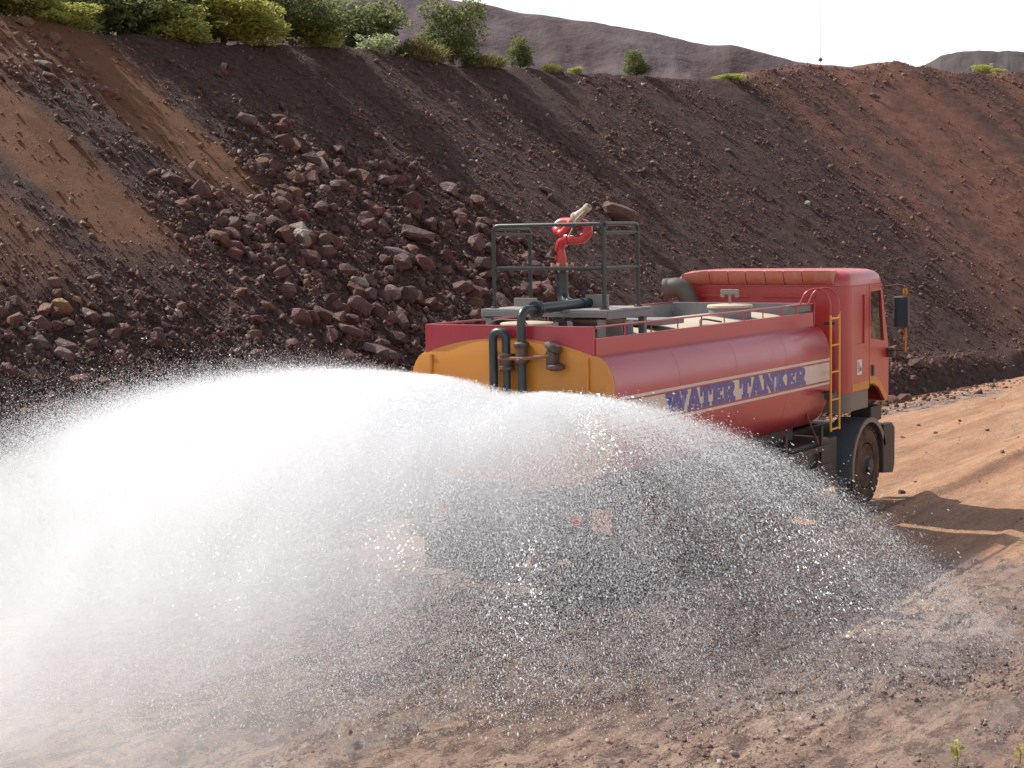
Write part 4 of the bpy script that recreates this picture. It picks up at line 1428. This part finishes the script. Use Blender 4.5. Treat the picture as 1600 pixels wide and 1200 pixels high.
# pressed ribs on the rear wall
for x0, x1 in ((-0.8, -0.1), (0.1, 0.8)):
    for z in (2.05, 2.72):
        part(MB().box(x0, x1, 5.856, 5.872, z - 0.02, z + 0.02), 'pressed_rib', 'cab_red', cab, bev=0.006)
for sx in (1, -1):
    def pz(m, poly, a=1.158, b=1.198):
        return m.prism(poly, 'x', sx * a, sx * b)
    qp = MB()
    ye = 6.07
    pz(qp, [(ye, 1.502), (6.685, 1.502), (6.685, 2.10), (ye, 2.10)])
    pz(qp, [(ye, 2.10), (6.20, 2.10), (6.20, 2.72), (ye, 2.72)])
    pz(qp, [(6.52, 2.10), (6.685, 2.10), (6.685, 2.72), (6.52, 2.72)])
    pz(qp, [(ye, 2.72), (6.685, 2.72), (6.685, 2.842), (ye, 2.842)])
    pz(qp, [(6.19, 2.09), (6.53, 2.09), (6.53, 2.73), (6.19, 2.73)], 1.150, 1.178)
    sp_ = part(qp, 'side_panel', 'cab_red', cab)
    part(pz(MB(), [(ye, 1.262), (6.685, 1.262), (6.685, 1.50), (ye, 1.50)], 1.152, 1.188), 'side_skirt', 'bumper_grey', cab, bev=0.012)
    part(pz(MB(), [(6.09, 1.512), (6.683, 1.512), (6.683, 1.615), (6.09, 1.605)], 1.1985, 1.2015), 'yellow_stripe', 'yellow', cab)
    dm = MB()
    pz(dm, [(6.70, 1.56), (6.86, 1.555), (7.02, 1.50), (7.16, 1.39), (7.28, 1.30), (7.36, 1.285), (7.41, 1.34), (7.42, 1.85), (7.40, 2.04), (6.70, 2.10)])
    pz(dm, [(6.70, 2.10), (6.765, 2.145), (6.735, 2.75), (6.70, 2.842)])
    pz(dm, [(6.70, 2.842), (6.735, 2.75), (7.115, 2.755), (7.15, 2.842)])
    pz(dm, [(7.15, 2.842), (7.115, 2.755), (7.245, 2.09), (7.40, 2.04)])
    pz(dm, [(6.70, 2.10), (7.40, 2.04), (7.245, 2.09), (6.765, 2.145)])
    dr = part(dm, 'door', 'cab_red')
    part(pz(MB(), [(6.76, 2.14), (7.25, 2.085), (7.12, 2.76), (6.73, 2.755)], 1.172, 1.177), 'window', 'glass', dr)
    part(pz(MB(), [(6.705, 1.562), (6.865, 1.558), (7.03, 1.505), (7.17, 1.395), (7.285, 1.305), (7.36, 1.29), (7.36, 1.375), (7.30, 1.39), (7.20, 1.48), (7.06, 1.59), (6.90, 1.655), (6.705, 1.66)], 1.1985, 1.2015), 'yellow_stripe', 'yellow', dr)
    part(MB().box(*sorted((sx * 1.199, sx * 1.222)), 6.79, 6.83, 1.66, 1.80), 'handle', 'dark_plastic', dr, bev=0.006)
    # wing mirror
    if sx == 1:
        mi = part(MB().box(1.322, 1.528, 7.24, 7.30, 2.262, 2.672), 'mirror', 'dark_plastic', bev=0.022)
        part(MB().box(1.337, 1.513, 7.234, 7.238, 2.282, 2.652), 'mirror_glass', 'mirror', mi)
        part(MB().tube(arc_path([(1.20, 7.20, 2.80), (1.44, 7.29, 2.82), (1.462, 7.30, 2.72)], 0.05), 0.010, 7), 'upper_arm', 'valve', mi, sm=60)
        part(MB().tube([(1.20, 7.32, 1.96), (1.46, 7.30, 1.965)], 0.012, 7), 'lower_arm', 'valve', mi, sm=60)
        part(MB().tube([(1.462, 7.30, 1.95), (1.464, 7.30, 2.26)], 0.020, 8), 'bracket', 'orange', mi, sm=60)
        part(MB().lathe((1.464, 7.30, 2.675), (0, 0, 1), [(0, 0.02), (0.03, 0.035), (0.07, 0.035), (0.10, 0.02)], 8), 'clamp', 'orange', mi)
        part(MB().box(1.19, 1.30, 7.34, 7.42, 1.86, 1.99), 'mirror_base', 'dark_plastic', mi, bev=0.02)
# sticker on the quarter panel
st = part(MB().box(1.1985, 1.2005, 6.26, 6.42, 1.71, 1.90), 'sticker', 'sticker')
em = MB()
for cz_ in (1.845, 1.775):
    n_ = 12
    ringo = [(6.303 + 0.030 * math.cos(2 * PI * i / n_), cz_ + 0.036 * math.sin(2 * PI * i / n_)) for i in range(n_)]
    ringi = [(6.303 + 0.014 * math.cos(2 * PI * i / n_), cz_ + 0.017 * math.sin(2 * PI * i / n_)) for i in range(n_)]
    em.add([(1.2022, a, b) for a, b in ringo + ringi], [(i, (i + 1) % n_, n_ + (i + 1) % n_, n_ + i) for i in range(n_)])
part(em, 'red_emblem', 'sticker_red', st)
part(MB().add([(1.2022, a, b) for a, b in ((6.345, 1.755), (6.405, 1.755), (6.405, 1.79), (6.39, 1.80), (6.375, 1.80), (6.37, 1.83), (6.345, 1.825))], [tuple(range(7))]), 'blue_emblem', 'sticker_blue', st)
# roof cap and its ribbed rear lip
m = MB()
secs = []
for z, ins, sy in ((2.846, 0.0, 0.0), (2.90, 0.004, 0.02), (2.96, 0.022, 0.06), (3.005, 0.065, 0.12), (3.035, 0.14, 0.22), (3.05, 0.30, 0.36)):
    secs.append([(x, min(y, 7.24 - sy), z) for x, y in plan(ins, 5.875, 7.24, 1.2, 0.2)])
m.rings(secs)
roof = part(m, 'roof', 'cab_red', sm=50)
edges_ = [-1.04, -0.624, -0.362, -0.116, 0.15, 0.402, 0.65, 1.04]
for i in range(7):
    a, b = edges_[i] + 0.005, edges_[i + 1] - 0.005
    secs = []
    for x, sc in ((a, 0.96), (a + 0.015, 0.995), (a + 0.05, 1.0), (b - 0.05, 1.0), (b - 0.015, 0.995), (b, 0.96)):
        if i == 0 and x < -0.9: sc *= 0.8
        pr = [(5.98, 2.85)] + [(5.93 - 0.155 * sc * math.sin(t) ** 0.8, 2.85 + 0.19 * sc * (1 - math.cos(t)) / 1.0) for t in np.linspace(0.35, PI / 2 + 0.02, 8)] + [(5.98, 2.85 + 0.195 * sc)]
        secs.append([(x, y, z) for y, z in pr])
    part(MB().rings(secs), 'roof_lip', 'roof_red', roof, sm=50)
# windscreen, front panel, floor, seats, curtain
part(MB().add([(-1.12, 7.165, 2.842), (1.12, 7.165, 2.842), (1.14, 7.41, 1.96), (-1.14, 7.41, 1.96)], [(0, 1, 2, 3)]), 'windscreen', 'glass')
part(MB().box(-1.157, 1.157, 7.36, 7.42, 1.28, 1.955), 'front_panel', 'cab_red', bev=0.02)
part(MB().box(-1.14, 1.14, 5.96, 7.35, 1.51, 1.56), 'cab_floor', 'interior')
part(MB().box(-1.10, 1.10, 7.05, 7.34, 1.57, 2.02), 'dashboard', 'interior', bev=0.04)
for x in (-0.62, 0.62):
    se = part(MB().box(x - 0.26, x + 0.26, 6.45, 6.95, 1.75, 1.92), 'seat', 'interior', bev=0.05)
    part(MB().box(x - 0.25, x + 0.25, 6.36, 6.50, 1.93, 2.50), 'backrest', 'interior', se, bev=0.05)
part(MB().tube([(0.62 + 0.2 * math.cos(2 * PI * i / 20), 6.98 + 0.06 * math.sin(2 * PI * i / 20), 2.13 + 0.19 * math.sin(2 * PI * i / 20)) for i in range(21)], 0.015, 6), 'steering_wheel', 'interior', sm=60)
part(MB().add([(1.10, 6.84, 2.72), (1.10, 6.88, 2.72), (1.12, 7.16, 2.12), (1.12, 7.04, 2.12), (1.10, 6.90, 2.45)], [(0, 1, 2, 3, 4)]), 'curtain', 'curtain')
# air intake snorkel behind the cab
ai = part(MB().tube(arc_path([(-0.84, 5.68, 2.25), (-0.85, 5.68, 2.66), (-0.97, 5.66, 2.85), (-1.15, 5.62, 2.82)], 0.2, 8), 0.125, 18), 'air_intake', 'dark_plastic', sm=60)
part(MB().lathe((-1.11, 5.63, 2.825), (-0.9, -0.2, -0.15), [(0, 0.128), (0.02, 0.138), (0.07, 0.138), (0.072, 0.112), (0.02, 0.10)], 18), 'hood', 'dark_plastic', ai, sm=40)

# --- running gear
for sx in (-1, 1):
    part(MB().box(sx * 0.43 - 0.04, sx * 0.43 + 0.04, -0.05, 7.3, 0.72, 0.98), 'chassis_rail', 'chassis', bev=0.008)
    part(MB().box(sx * 0.55 - 0.22, sx * 0.55 + 0.22, 0.1, 5.2, 0.985, 1.16), 'tank_saddle', 'chassis')
for y in (0.1, 1.5, 3.0, 4.6, 6.0):
    part(MB().box(-0.388, 0.388, y - 0.05, y + 0.05, 0.78, 0.94), 'cross_member', 'chassis')


def wheel(x0, x1, y, r=0.5, outer=1):
    xm = (x0 + x1) / 2
    hw = (x1 - x0) / 2
    ty = part(MB().lathe((x0, y, r), (1, 0, 0), [(0.02, r * 0.60), (0.0, r * 0.66), (0.0, r * 0.86), (0.025, r * 0.96), (0.055, r), (2 * hw - 0.055, r), (2 * hw - 0.025, r * 0.96), (2 * hw, r * 0.86), (2 * hw, r * 0.66), (2 * hw - 0.02, r * 0.60)], 36), 'wheel', 'tyre', sm=35)
    lug = MB()
    for i in range(28):
        a = 2 * PI * i / 28
        for sgn in (-1, 1):
            a2 = a + (0.11 if sgn > 0 else 0)
            c, s_ = math.cos(a2), math.sin(a2)
            t = 0.045
            pts = []
            for rad_ in (r - 0.01, r + 0.014):
                for (xx_, off) in ((xm + sgn * 0.02, -t), (xm + sgn * (hw - 0.02), -t * 1.2), (xm + sgn * (hw - 0.02), t * 0.6), (xm + sgn * 0.02, t)):
                    pts.append((xx_, y + rad_ * c - off * s_, r + rad_ * s_ + off * c))
            lug.add(pts, [(0, 1, 2, 3), (4, 7, 6, 5), (0, 4, 5, 1), (1, 5, 6, 2), (2, 6, 7, 3), (3, 7, 4, 0)])
    part(lug, 'tread', 'tyre', ty)
    xo = x1 if outer > 0 else x0
    part(MB().lathe((xo, y, r), (outer, 0, 0), [(-0.05, r * 0.62), (-0.02, r * 0.61), (-0.02, r * 0.57), (-0.09, r * 0.53), (-0.11, r * 0.30), (-0.02, r * 0.27), (0.0, r * 0.20), (0.05, r * 0.18), (0.055, 0.01)], 28), 'rim', 'rim', ty, sm=40)
    for i in range(10):
        a = 2 * PI * i / 10
        part(MB().lathe((xo - outer * 0.10, y + r * 0.41 * math.cos(a), r + r * 0.41 * math.sin(a)), (outer, 0, 0), [(0, 0.018), (0.05, 0.018)], 6), 'wheel_nut', 'rim', ty)
    return ty


for sx in (-1, 1):
    a, b = sorted((sx * 0.87, sx * 1.17))
    wheel(a, b, 6.72, 0.5, sx)
    for y in (0.95, 2.30):
        for q0, q1 in ((0.58, 0.85), (0.90, 1.17)):
            a, b = sorted((sx * q0, sx * q1))
            wheel(a, b, y, 0.5, sx)
    # mudguards
    def guard(yc, rad, a0, a1, x0, x1, name, mat, n=18):
        secs = []
        for i in range(n + 1):
            a = math.radians(a0 + (a1 - a0) * i / n)
            c, s_ = math.cos(a), math.sin(a)
            secs.append([(x0, yc + rad * c, 0.5 + rad * s_), (x1, yc + rad * c, 0.5 + rad * s_), (x1 + 0.0, yc + (rad + 0.022) * c, 0.5 + (rad + 0.022) * s_), (x0, yc + (rad + 0.022) * c, 0.5 + (rad + 0.022) * s_)])
        return part(MB().rings(secs), name, mat, sm=40)
    a, b = sorted((sx * 0.80, sx * 1.20))
    mg = guard(6.72, 0.60, 192, 20, a, b, 'mudguard', 'flap')
    lip = MB()
    secs = []
    for i in range(19):
        t = math.radians(192 + (20 - 192) * i / 18)
        c, s_ = math.cos(t), math.sin(t)
        secs.append([(sx * 1.185, 6.72 + 0.565 * c, 0.5 + 0.565 * s_), (sx * 1.205, 6.72 + 0.565 * c, 0.5 + 0.565 * s_), (sx * 1.205, 6.72 + 0.628 * c, 0.5 + 0.628 * s_), (sx * 1.185, 6.72 + 0.628 * c, 0.5 + 0.628 * s_)])
    part(lip.rings(secs), 'edge_trim', 'bumper_grey', mg, sm=40)
    a, b = sorted((sx * 0.80, sx * 1.18))
    part(MB().box(a, b, 6.075, 6.10, 0.34, 0.56), 'mud_flap', 'flap', mg, bev=0.004)
    a, b = sorted((sx * 0.56, sx * 1.20))
    for y in (0.95, 2.30):
        guard(y, 0.57, 160, 20, a, b, 'mudguard', 'dark_plastic')
    part(MB().box(a, b, 0.17, 0.19, 0.12, 1.05), 'mud_flap', 'chassis', bev=0.004)
    a, b = sorted((sx * 1.10, sx * 1.205))
    part(MB().prism([(7.22, 0.34), (7.60, 0.30), (7.66, 0.42), (7.66, 0.90), (7.55, 0.98), (7.24, 0.98), (7.20, 0.80)], 'x', a, b), 'step_panel', 'chassis', bev=0.015)
    part(MB().box(*sorted((sx * 0.86, sx * 1.15)), 6.9, 7.3, 1.04, 1.24), 'wheel_arch_liner', 'chassis', bev=0.02)
    # side guards, and dark boxes added to keep light out from under the truck
    for z in (0.62, 0.86):
        part(MB().box(*sorted((sx * 1.12, sx * 1.15)), 3.0, 5.5, z, z + 0.07), 'side_guard', 'chassis', bev=0.006)
    for y in (3.1, 4.2, 5.3):
        part(MB().box(*sorted((sx * 1.085, sx * 1.118)), y - 0.03, y + 0.03, 0.6, 1.16), 'guard_post', 'chassis')
    part(MB().box(*sorted((sx * 0.52, sx * 1.07)), 2.95, 4.35, 0.36, 0.97), 'fuel_tank' if sx > 0 else 'shade_box', 'chassis', bev=0.06)
    part(MB().box(*sorted((sx * 0.52, sx * 1.06)), 4.42, 5.95, 0.34, 0.97), 'shade_locker', 'chassis', bev=0.03)
    part(MB().box(*sorted((sx * 0.20, sx * 0.50)), -0.0, 0.03, 0.30, 0.70), 'shade_flap', 'chassis', bev=0.004)  # flap added to close off the light under the rear
part(MB().box(-1.2, 1.2, 7.48, 7.64, 0.42, 0.96), 'front_bumper', 'chassis', bev=0.04)
rb = part(MB().box(-1.18, 1.18, -0.12, -0.02, 0.50, 0.64), 'rear_bumper', 'chassis', bev=0.012)
for sx in (-1, 1):
    if sx > 0:
        part(MB().box(0.96, 1.16, -0.10, -0.07, 0.70, 0.93), 'marker_board', 'orange', rb, bev=0.004)
    part(MB().lathe((sx * 0.78, -0.06, 0.80), (0, -1, 0), [(0, 0.055), (0.04, 0.055), (0.05, 0.03)], 16), 'tail_lamp', 'lens_red', rb, sm=40)
    part(MB().box(*sorted((sx * 0.96, sx * 1.10)), -0.068, -0.02, 0.645, 0.95), 'lamp_bracket', 'chassis', rb)
part(MB().tube([(-0.9, 6.72, 0.5), (0.9, 6.72, 0.5)], 0.07, 12), 'axle', 'chassis', sm=60)
for y in (0.95, 2.30):
    ax_ = part(MB().tube([(-0.9, y, 0.5), (0.9, y, 0.5)], 0.085, 12), 'axle', 'chassis', sm=60)
    part(MB().lathe((0, y - 0.24, 0.52), (0, 1, 0), [(0, 0.05), (0.06, 0.17), (0.3, 0.2), (0.42, 0.10)], 18), 'differential', 'chassis', ax_, sm=40)
part(MB().box(-0.25, 0.3, 0.2, 0.7, 1.0, 1.09), 'pump', 'red', bev=0.04)

# ------------------------------------------------------------------ the spray
G_ = 9.81


def fan(n, nozzle, az0, az1, v0, elev, tau0, tau1, jit, seed, power_=1.0, vfun=None, tpow=1.0, tmin=0.0):
    r = np.random.default_rng(seed)
    u = r.random(n) ** power_
    az = np.radians(az0 + (az1 - az0) * u)
    vh = v0 * np.ones(n) if vfun is None else vfun(np.degrees(az))
    # the sheet breaks into ropes: speed varies along the fan and from drop to drop
    vh = vh * (1 + 0.06 * np.sin(az * 23 + 1.0) * r.random(n)) * (1 - 0.30 * r.random(n) ** 3)
    el = np.radians(elev + jit * r.normal(size=n))
    az = az + np.radians(1.6) * r.normal(size=n)
    tau = tau0 + (tau1 - tau0) * r.random(n)
    vz0 = vh * np.tan(el)
    T = 1.15
    t = tmin + (T - tmin) * r.random(n) ** tpow
    ex = 1 - np.exp(-t / tau)
    dist = vh * tau * ex
    z = nozzle[2] + (vz0 + G_ * tau) * tau * ex - G_ * tau * t
    x = nozzle[0] + np.cos(az) * dist
    y = nozzle[1] + np.sin(az) * dist
    sp_ = 0.015 + 0.05 * t
    P = np.stack([x, y, z], -1) + r.normal(size=(n, 3)) * sp_[:, None] * np.array([1, 1, 0.8])
    V = np.stack([np.cos(az) * vh * (1 - ex), np.sin(az) * vh * (1 - ex), (vz0 + G_ * tau) * (1 - ex) - G_ * tau], -1)
    s_, d_ = xy_fast(P[:, 0], P[:, 1])
    ok = (P[:, 2] > 0.0) & (P[:, 2] > SLOPE * np.maximum(-3.6 - P[:, 0], 0))
    # nothing inside the truck body
    ok &= ~((np.abs(P[:, 0]) < 1.17) & (P[:, 1] > -0.03) & (P[:, 2] > 0.5))
    # keep clear of the lens
    ok &= np.linalg.norm(P - CAM, axis=1) > 5.0
    return P[ok], V[ok]


def xy_fast(x, y):
    return y, -3.6 - x


NL = (-0.70, -0.26, 2.14)
NR = (0.52, -0.26, 2.02)


def point_cloud(name, P, R, label):
    me = bpy.data.meshes.new(name)
    me.vertices.add(len(P))
    me.vertices.foreach_set('co', P.astype(np.float32).ravel())
    a = me.attributes.new('drop_radius', 'FLOAT', 'POINT')
    a.data.foreach_set('value', R.astype(np.float32))
    o = bpy.data.objects.new(name, me)
    COL.objects.link(o)
    ng = bpy.data.node_groups.new(name + '_nodes', 'GeometryNodeTree')
    ng.interface.new_socket('Geometry', in_out='INPUT', socket_type='NodeSocketGeometry')
    ng.interface.new_socket('Geometry', in_out='OUTPUT', socket_type='NodeSocketGeometry')
    gi = ng.nodes.new('NodeGroupInput')
    go = ng.nodes.new('NodeGroupOutput')
    mp2 = ng.nodes.new('GeometryNodeMeshToPoints')
    na = ng.nodes.new('GeometryNodeInputNamedAttribute')
    na.data_type = 'FLOAT'
    na.inputs['Name'].default_value = 'drop_radius'
    sm_ = ng.nodes.new('GeometryNodeSetMaterial')
    sm_.inputs['Material'].default_value = MAT['water']
    ng.links.new(gi.outputs[0], mp2.inputs['Mesh'])
    ng.links.new(na.outputs['Attribute'], mp2.inputs['Radius'])
    ng.links.new(mp2.outputs[0], sm_.inputs['Geometry'])
    ng.links.new(sm_.outputs[0], go.inputs[0])
    md = o.modifiers.new('drops', 'NODES')
    md.node_group = ng
    me.materials.append(MAT['water'])
    tag(o, label, 'water spray', kind='stuff')
    return o


def drop_instances(name, P, V, R, label):
    me = bpy.data.meshes.new(name)
    me.vertices.add(len(P))
    me.vertices.foreach_set('co', P.astype(np.float32).ravel())
    a = me.attributes.new('drop_radius', 'FLOAT', 'POINT')
    a.data.foreach_set('value', R.astype(np.float32))
    a = me.attributes.new('heading', 'FLOAT_VECTOR', 'POINT')
    a.data.foreach_set('vector', V.astype(np.float32).ravel())
    o = bpy.data.objects.new(name, me)
    COL.objects.link(o)
    ng = bpy.data.node_groups.new(name + '_nodes', 'GeometryNodeTree')
    ng.interface.new_socket('Geometry', in_out='INPUT', socket_type='NodeSocketGeometry')
    ng.interface.new_socket('Geometry', in_out='OUTPUT', socket_type='NodeSocketGeometry')
    gi = ng.nodes.new('NodeGroupInput')
    go = ng.nodes.new('NodeGroupOutput')
    iop = ng.nodes.new('GeometryNodeInstanceOnPoints')
    ico = ng.nodes.new('GeometryNodeMeshIcoSphere')
    ico.inputs['Radius'].default_value = 1.0
    ico.inputs['Subdivisions'].default_value = 1
    tr_ = ng.nodes.new('GeometryNodeTransform')
    tr_.inputs['Scale'].default_value = (0.85, 0.85, 2.1)
    sm_ = ng.nodes.new('GeometryNodeSetMaterial')
    sm_.inputs['Material'].default_value = MAT['water']
    al = ng.nodes.new('FunctionNodeAlignRotationToVector')
    al.axis = 'Z'
    nv = ng.nodes.new('GeometryNodeInputNamedAttribute')
    nv.data_type = 'FLOAT_VECTOR'
    nv.inputs['Name'].default_value = 'heading'
    nr = ng.nodes.new('GeometryNodeInputNamedAttribute')
    nr.data_type = 'FLOAT'
    nr.inputs['Name'].default_value = 'drop_radius'
    lk = ng.links.new
    lk(ico.outputs[0], tr_.inputs['Geometry'])
    lk(tr_.outputs[0], sm_.inputs['Geometry'])
    lk(sm_.outputs[0], iop.inputs['Instance'])
    lk(gi.outputs[0], iop.inputs['Points'])
    lk(nv.outputs['Attribute'], al.inputs['Vector'])
    lk(al.outputs[0], iop.inputs['Rotation'])
    lk(nr.outputs['Attribute'], iop.inputs['Scale'])
    lk(iop.outputs[0], go.inputs[0])
    md = o.modifiers.new('drops', 'NODES')
    md.node_group = ng
    me.materials.append(MAT['water'])
    tag(o, label, 'water drops', kind='stuff')
    return o


vl = lambda a: np.interp(a % 360, [150, 180, 215, 260, 300, 345], [15.0, 15.5, 13.2, 9.5, 7.8, 7.0])
P1, V1 = fan(1500000, NL, 166, 345, 11, -0.6, 0.9, 3.0, 1.8, 1, 2.1, vl, 1.25)
P2, V2 = fan(700000, NL, 166, 330, 11, -0.8, 0.22, 0.8, 4.0, 2, 1.9, vl, 0.85)
P3, V3 = fan(680000, NR, -115, 12, 7.2, 0.8, 2.0, 3.8, 1.1, 3, 0.6, None, 1.25)
P4, V4 = fan(80000, NR, -170, 8, 6.5, 0, 0.3, 1.0, 4, 4, 1.0, None, 1.2)
# fine drift hanging over the wet road on the left, thinning out towards the right and upwards
r_ = np.random.default_rng(77)
nm = 1500000
mx = r_.uniform(-9, 4.5, nm)
my = r_.uniform(-9.5, 0.5, nm)
mz = 2.3 * r_.random(nm) ** 1.7
md_ = smooth(mx + 0.1 * my, 0.5, -4.0) * (0.35 + 1.3 * vnoise(mx * 0.7 + mz, my * 0.7, 201)) * smooth(my, 0.5, -0.6) * smooth(mz, 2.3 - 0.05 * mx, 1.0)
P7 = np.stack([mx, my, mz], -1)
ok = (r_.random(nm) < md_ * 0.8) & (P7[:, 2] > SLOPE * np.maximum(-3.6 - mx, 0) + 0.02) & (np.linalg.norm(P7 - CAM, axis=1) > 5.0) & ~((np.abs(mx) < 1.25) & (my > -0.1))
P7 = P7[ok]
Pm = np.concatenate([P1, P2, P3, P4, P7])
Rm = np.concatenate([rng.uniform(0.0015, 0.0030, len(P1)), rng.uniform(0.0012, 0.0022, len(P2)), rng.uniform(0.0010, 0.0020, len(P3)), rng.uniform(0.0015, 0.0024, len(P4)), rng.uniform(0.0012, 0.0022, len(P7))])
print('SPRAY', len(P1), len(P2), len(P3), len(P4), len(P7))
point_cloud('water_spray', Pm, Rm, 'dense white fan of fine water spray behind the tanker')
P5, V5 = fan(36000, NR, -130, 12, 7.2, 1, 1.6, 4.0, 3.0, 5, 0.85, None, 0.8)
P6, V6 = fan(9000, NL, 168, 330, 9, 3, 1.5, 4.0, 3.0, 6, 1.0, vl, 0.8)
Pd, Vd = np.concatenate([P5, P6]), np.concatenate([V5, V6])
drop_instances('water_drops', Pd, Vd, power(len(Pd), 0.0026, 0.0082, 2.1), 'bright coarse water drops falling from the spray fan')

# the finest water hangs as a white mist under the left fan: a closed body of scattering air and water
k = NT('water_mist')
k.t.nodes.remove(k.b)
pv = k.n('ShaderNodeVolumePrincipled')
pv.inputs['Color'].default_value = (0.97, 0.98, 0.99, 1)
pv.inputs['Anisotropy'].default_value = 0.15
P_ = k.pos()
xyz = k.n('ShaderNodeSeparateXYZ')
k.l(P_, xyz.inputs[0])
M_ = k.math


def vrange(v, a, b, c=0.0, d=1.0, typ='SMOOTHSTEP'):
    m_ = k.n('ShaderNodeMapRange')
    m_.interpolation_type = typ
    k.l(v, m_.inputs['Value'])
    for nm_, q_ in (('From Min', a), ('From Max', b), ('To Min', c), ('To Max', d)):
        m_.inputs[nm_].default_value = q_
    return m_.outputs['Result']


dx = M_('SUBTRACT', xyz.outputs['X'], NL[0])
dy = M_('SUBTRACT', xyz.outputs['Y'], NL[1])
r2 = M_('ADD', M_('ADD', M_('MULTIPLY', dx, dx), M_('MULTIPLY', dy, dy)), 0.01)
rad_ = M_('SQRT', r2)
cosw = M_('DIVIDE', M_('ADD', M_('MULTIPLY', dx, -0.85), M_('MULTIPLY', dy, -0.53)), rad_)
w_ = vrange(cosw, -0.15, 0.75)
w_ = M_('MULTIPLY', w_, vrange(rad_, 11.5, 8.0))
kk_ = vrange(M_('DIVIDE', M_('MULTIPLY', dy, -1.0), rad_), 0.1, 1.0, 0.027, 0.058, 'LINEAR')
dep_n = M_('SUBTRACT', M_('SUBTRACT', NL[2] + 0.02, M_('MULTIPLY', kk_, r2)), xyz.outputs['Z'])
hh = M_('ADD', 0.16, M_('MULTIPLY', rad_, 0.045))
sheet = M_('EXPONENT', M_('MULTIPLY', M_('DIVIDE', dep_n, hh), -1.0))
sheet = M_('MINIMUM', sheet, 1.0)
on_ = vrange(dep_n, -0.02, 0.12)
amp = M_('DIVIDE', 1.9, M_('ADD', 1.0, M_('MULTIPLY', rad_, 0.22)))
low_ = M_('SUBTRACT', M_('MAXIMUM', M_('SUBTRACT', NL[2] + 0.02, M_('MULTIPLY', kk_, r2)), 1.15), xyz.outputs['Z'])
veil = M_('MULTIPLY', vrange(low_, -0.05, 0.9), 0.33)
dens = M_('ADD', M_('MULTIPLY', M_('MULTIPLY', sheet, amp), on_), veil)
nz = k.noise(1.5, 3, 0.6, stretch=(1.0, 1.0, 0.6))
cmb_ = k.n('ShaderNodeCombineXYZ')
k.l(M_('MULTIPLY', M_('DIVIDE', dx, rad_), 9.0), cmb_.inputs[0])
k.l(M_('MULTIPLY', M_('DIVIDE', dy, rad_), 9.0), cmb_.inputs[1])
k.l(M_('MULTIPLY', rad_, 0.55), cmb_.inputs[2])
ropes = vrange(k.noise(1.0, 3, 0.65, vec=cmb_.outputs[0]), 0.32, 0.68, 0.35, 1.6, 'LINEAR')
dens = M_('MULTIPLY', dens, ropes)
dens = M_('MULTIPLY', dens, M_('MULTIPLY', w_, vrange(nz, 0.3, 0.7, 0.55, 1.35, 'LINEAR')))
# the thick water where the two fans leave the spray heads
ex_ = M_('MAXIMUM', M_('SUBTRACT', M_('ABSOLUTE', M_('ADD', xyz.outputs['X'], 0.0)), 0.75), 0.0)
near_r = M_('SQRT', M_('ADD', M_('MULTIPLY', ex_, ex_), M_('ADD', M_('MULTIPLY', dy, dy), 0.0001)))
dep2 = M_('SUBTRACT', M_('SUBTRACT', 2.10, M_('MULTIPLY', M_('ADD', xyz.outputs['X'], 0.7), 0.075)), xyz.outputs['Z'])
dep2 = M_('SUBTRACT', dep2, M_('MULTIPLY', M_('MULTIPLY', near_r, near_r), 0.06))
core = M_('MULTIPLY', M_('EXPONENT', M_('MULTIPLY', near_r, -0.95)), M_('MULTIPLY', vrange(dep2, -0.03, 0.10), M_('EXPONENT', M_('MULTIPLY', M_('MAXIMUM', dep2, 0.0), -2.1))))
core = M_('MULTIPLY', M_('MULTIPLY', core, 3.9), vrange(xyz.outputs['X'], 1.7, 0.2))
dens = M_('ADD', dens, M_('MULTIPLY', core, vrange(nz, 0.3, 0.7, 0.7, 1.2, 'LINEAR')))
k.l(dens, pv.inputs['Density'])
k.l(pv.outputs[0], k.o.inputs['Volume'])
MAT['mist'] = k.m
mist = MB().box(-10.5, 2.2, -10.6, -0.13, -0.3, 2.24).build('water_mist', k.m)
tag(mist, 'white water mist hanging behind the tanker on the left', 'mist', kind='stuff')
SC.cycles.volume_bounces = 6
SC.cycles.volume_step_rate = 0.35
SC.cycles.volume_max_steps = 256
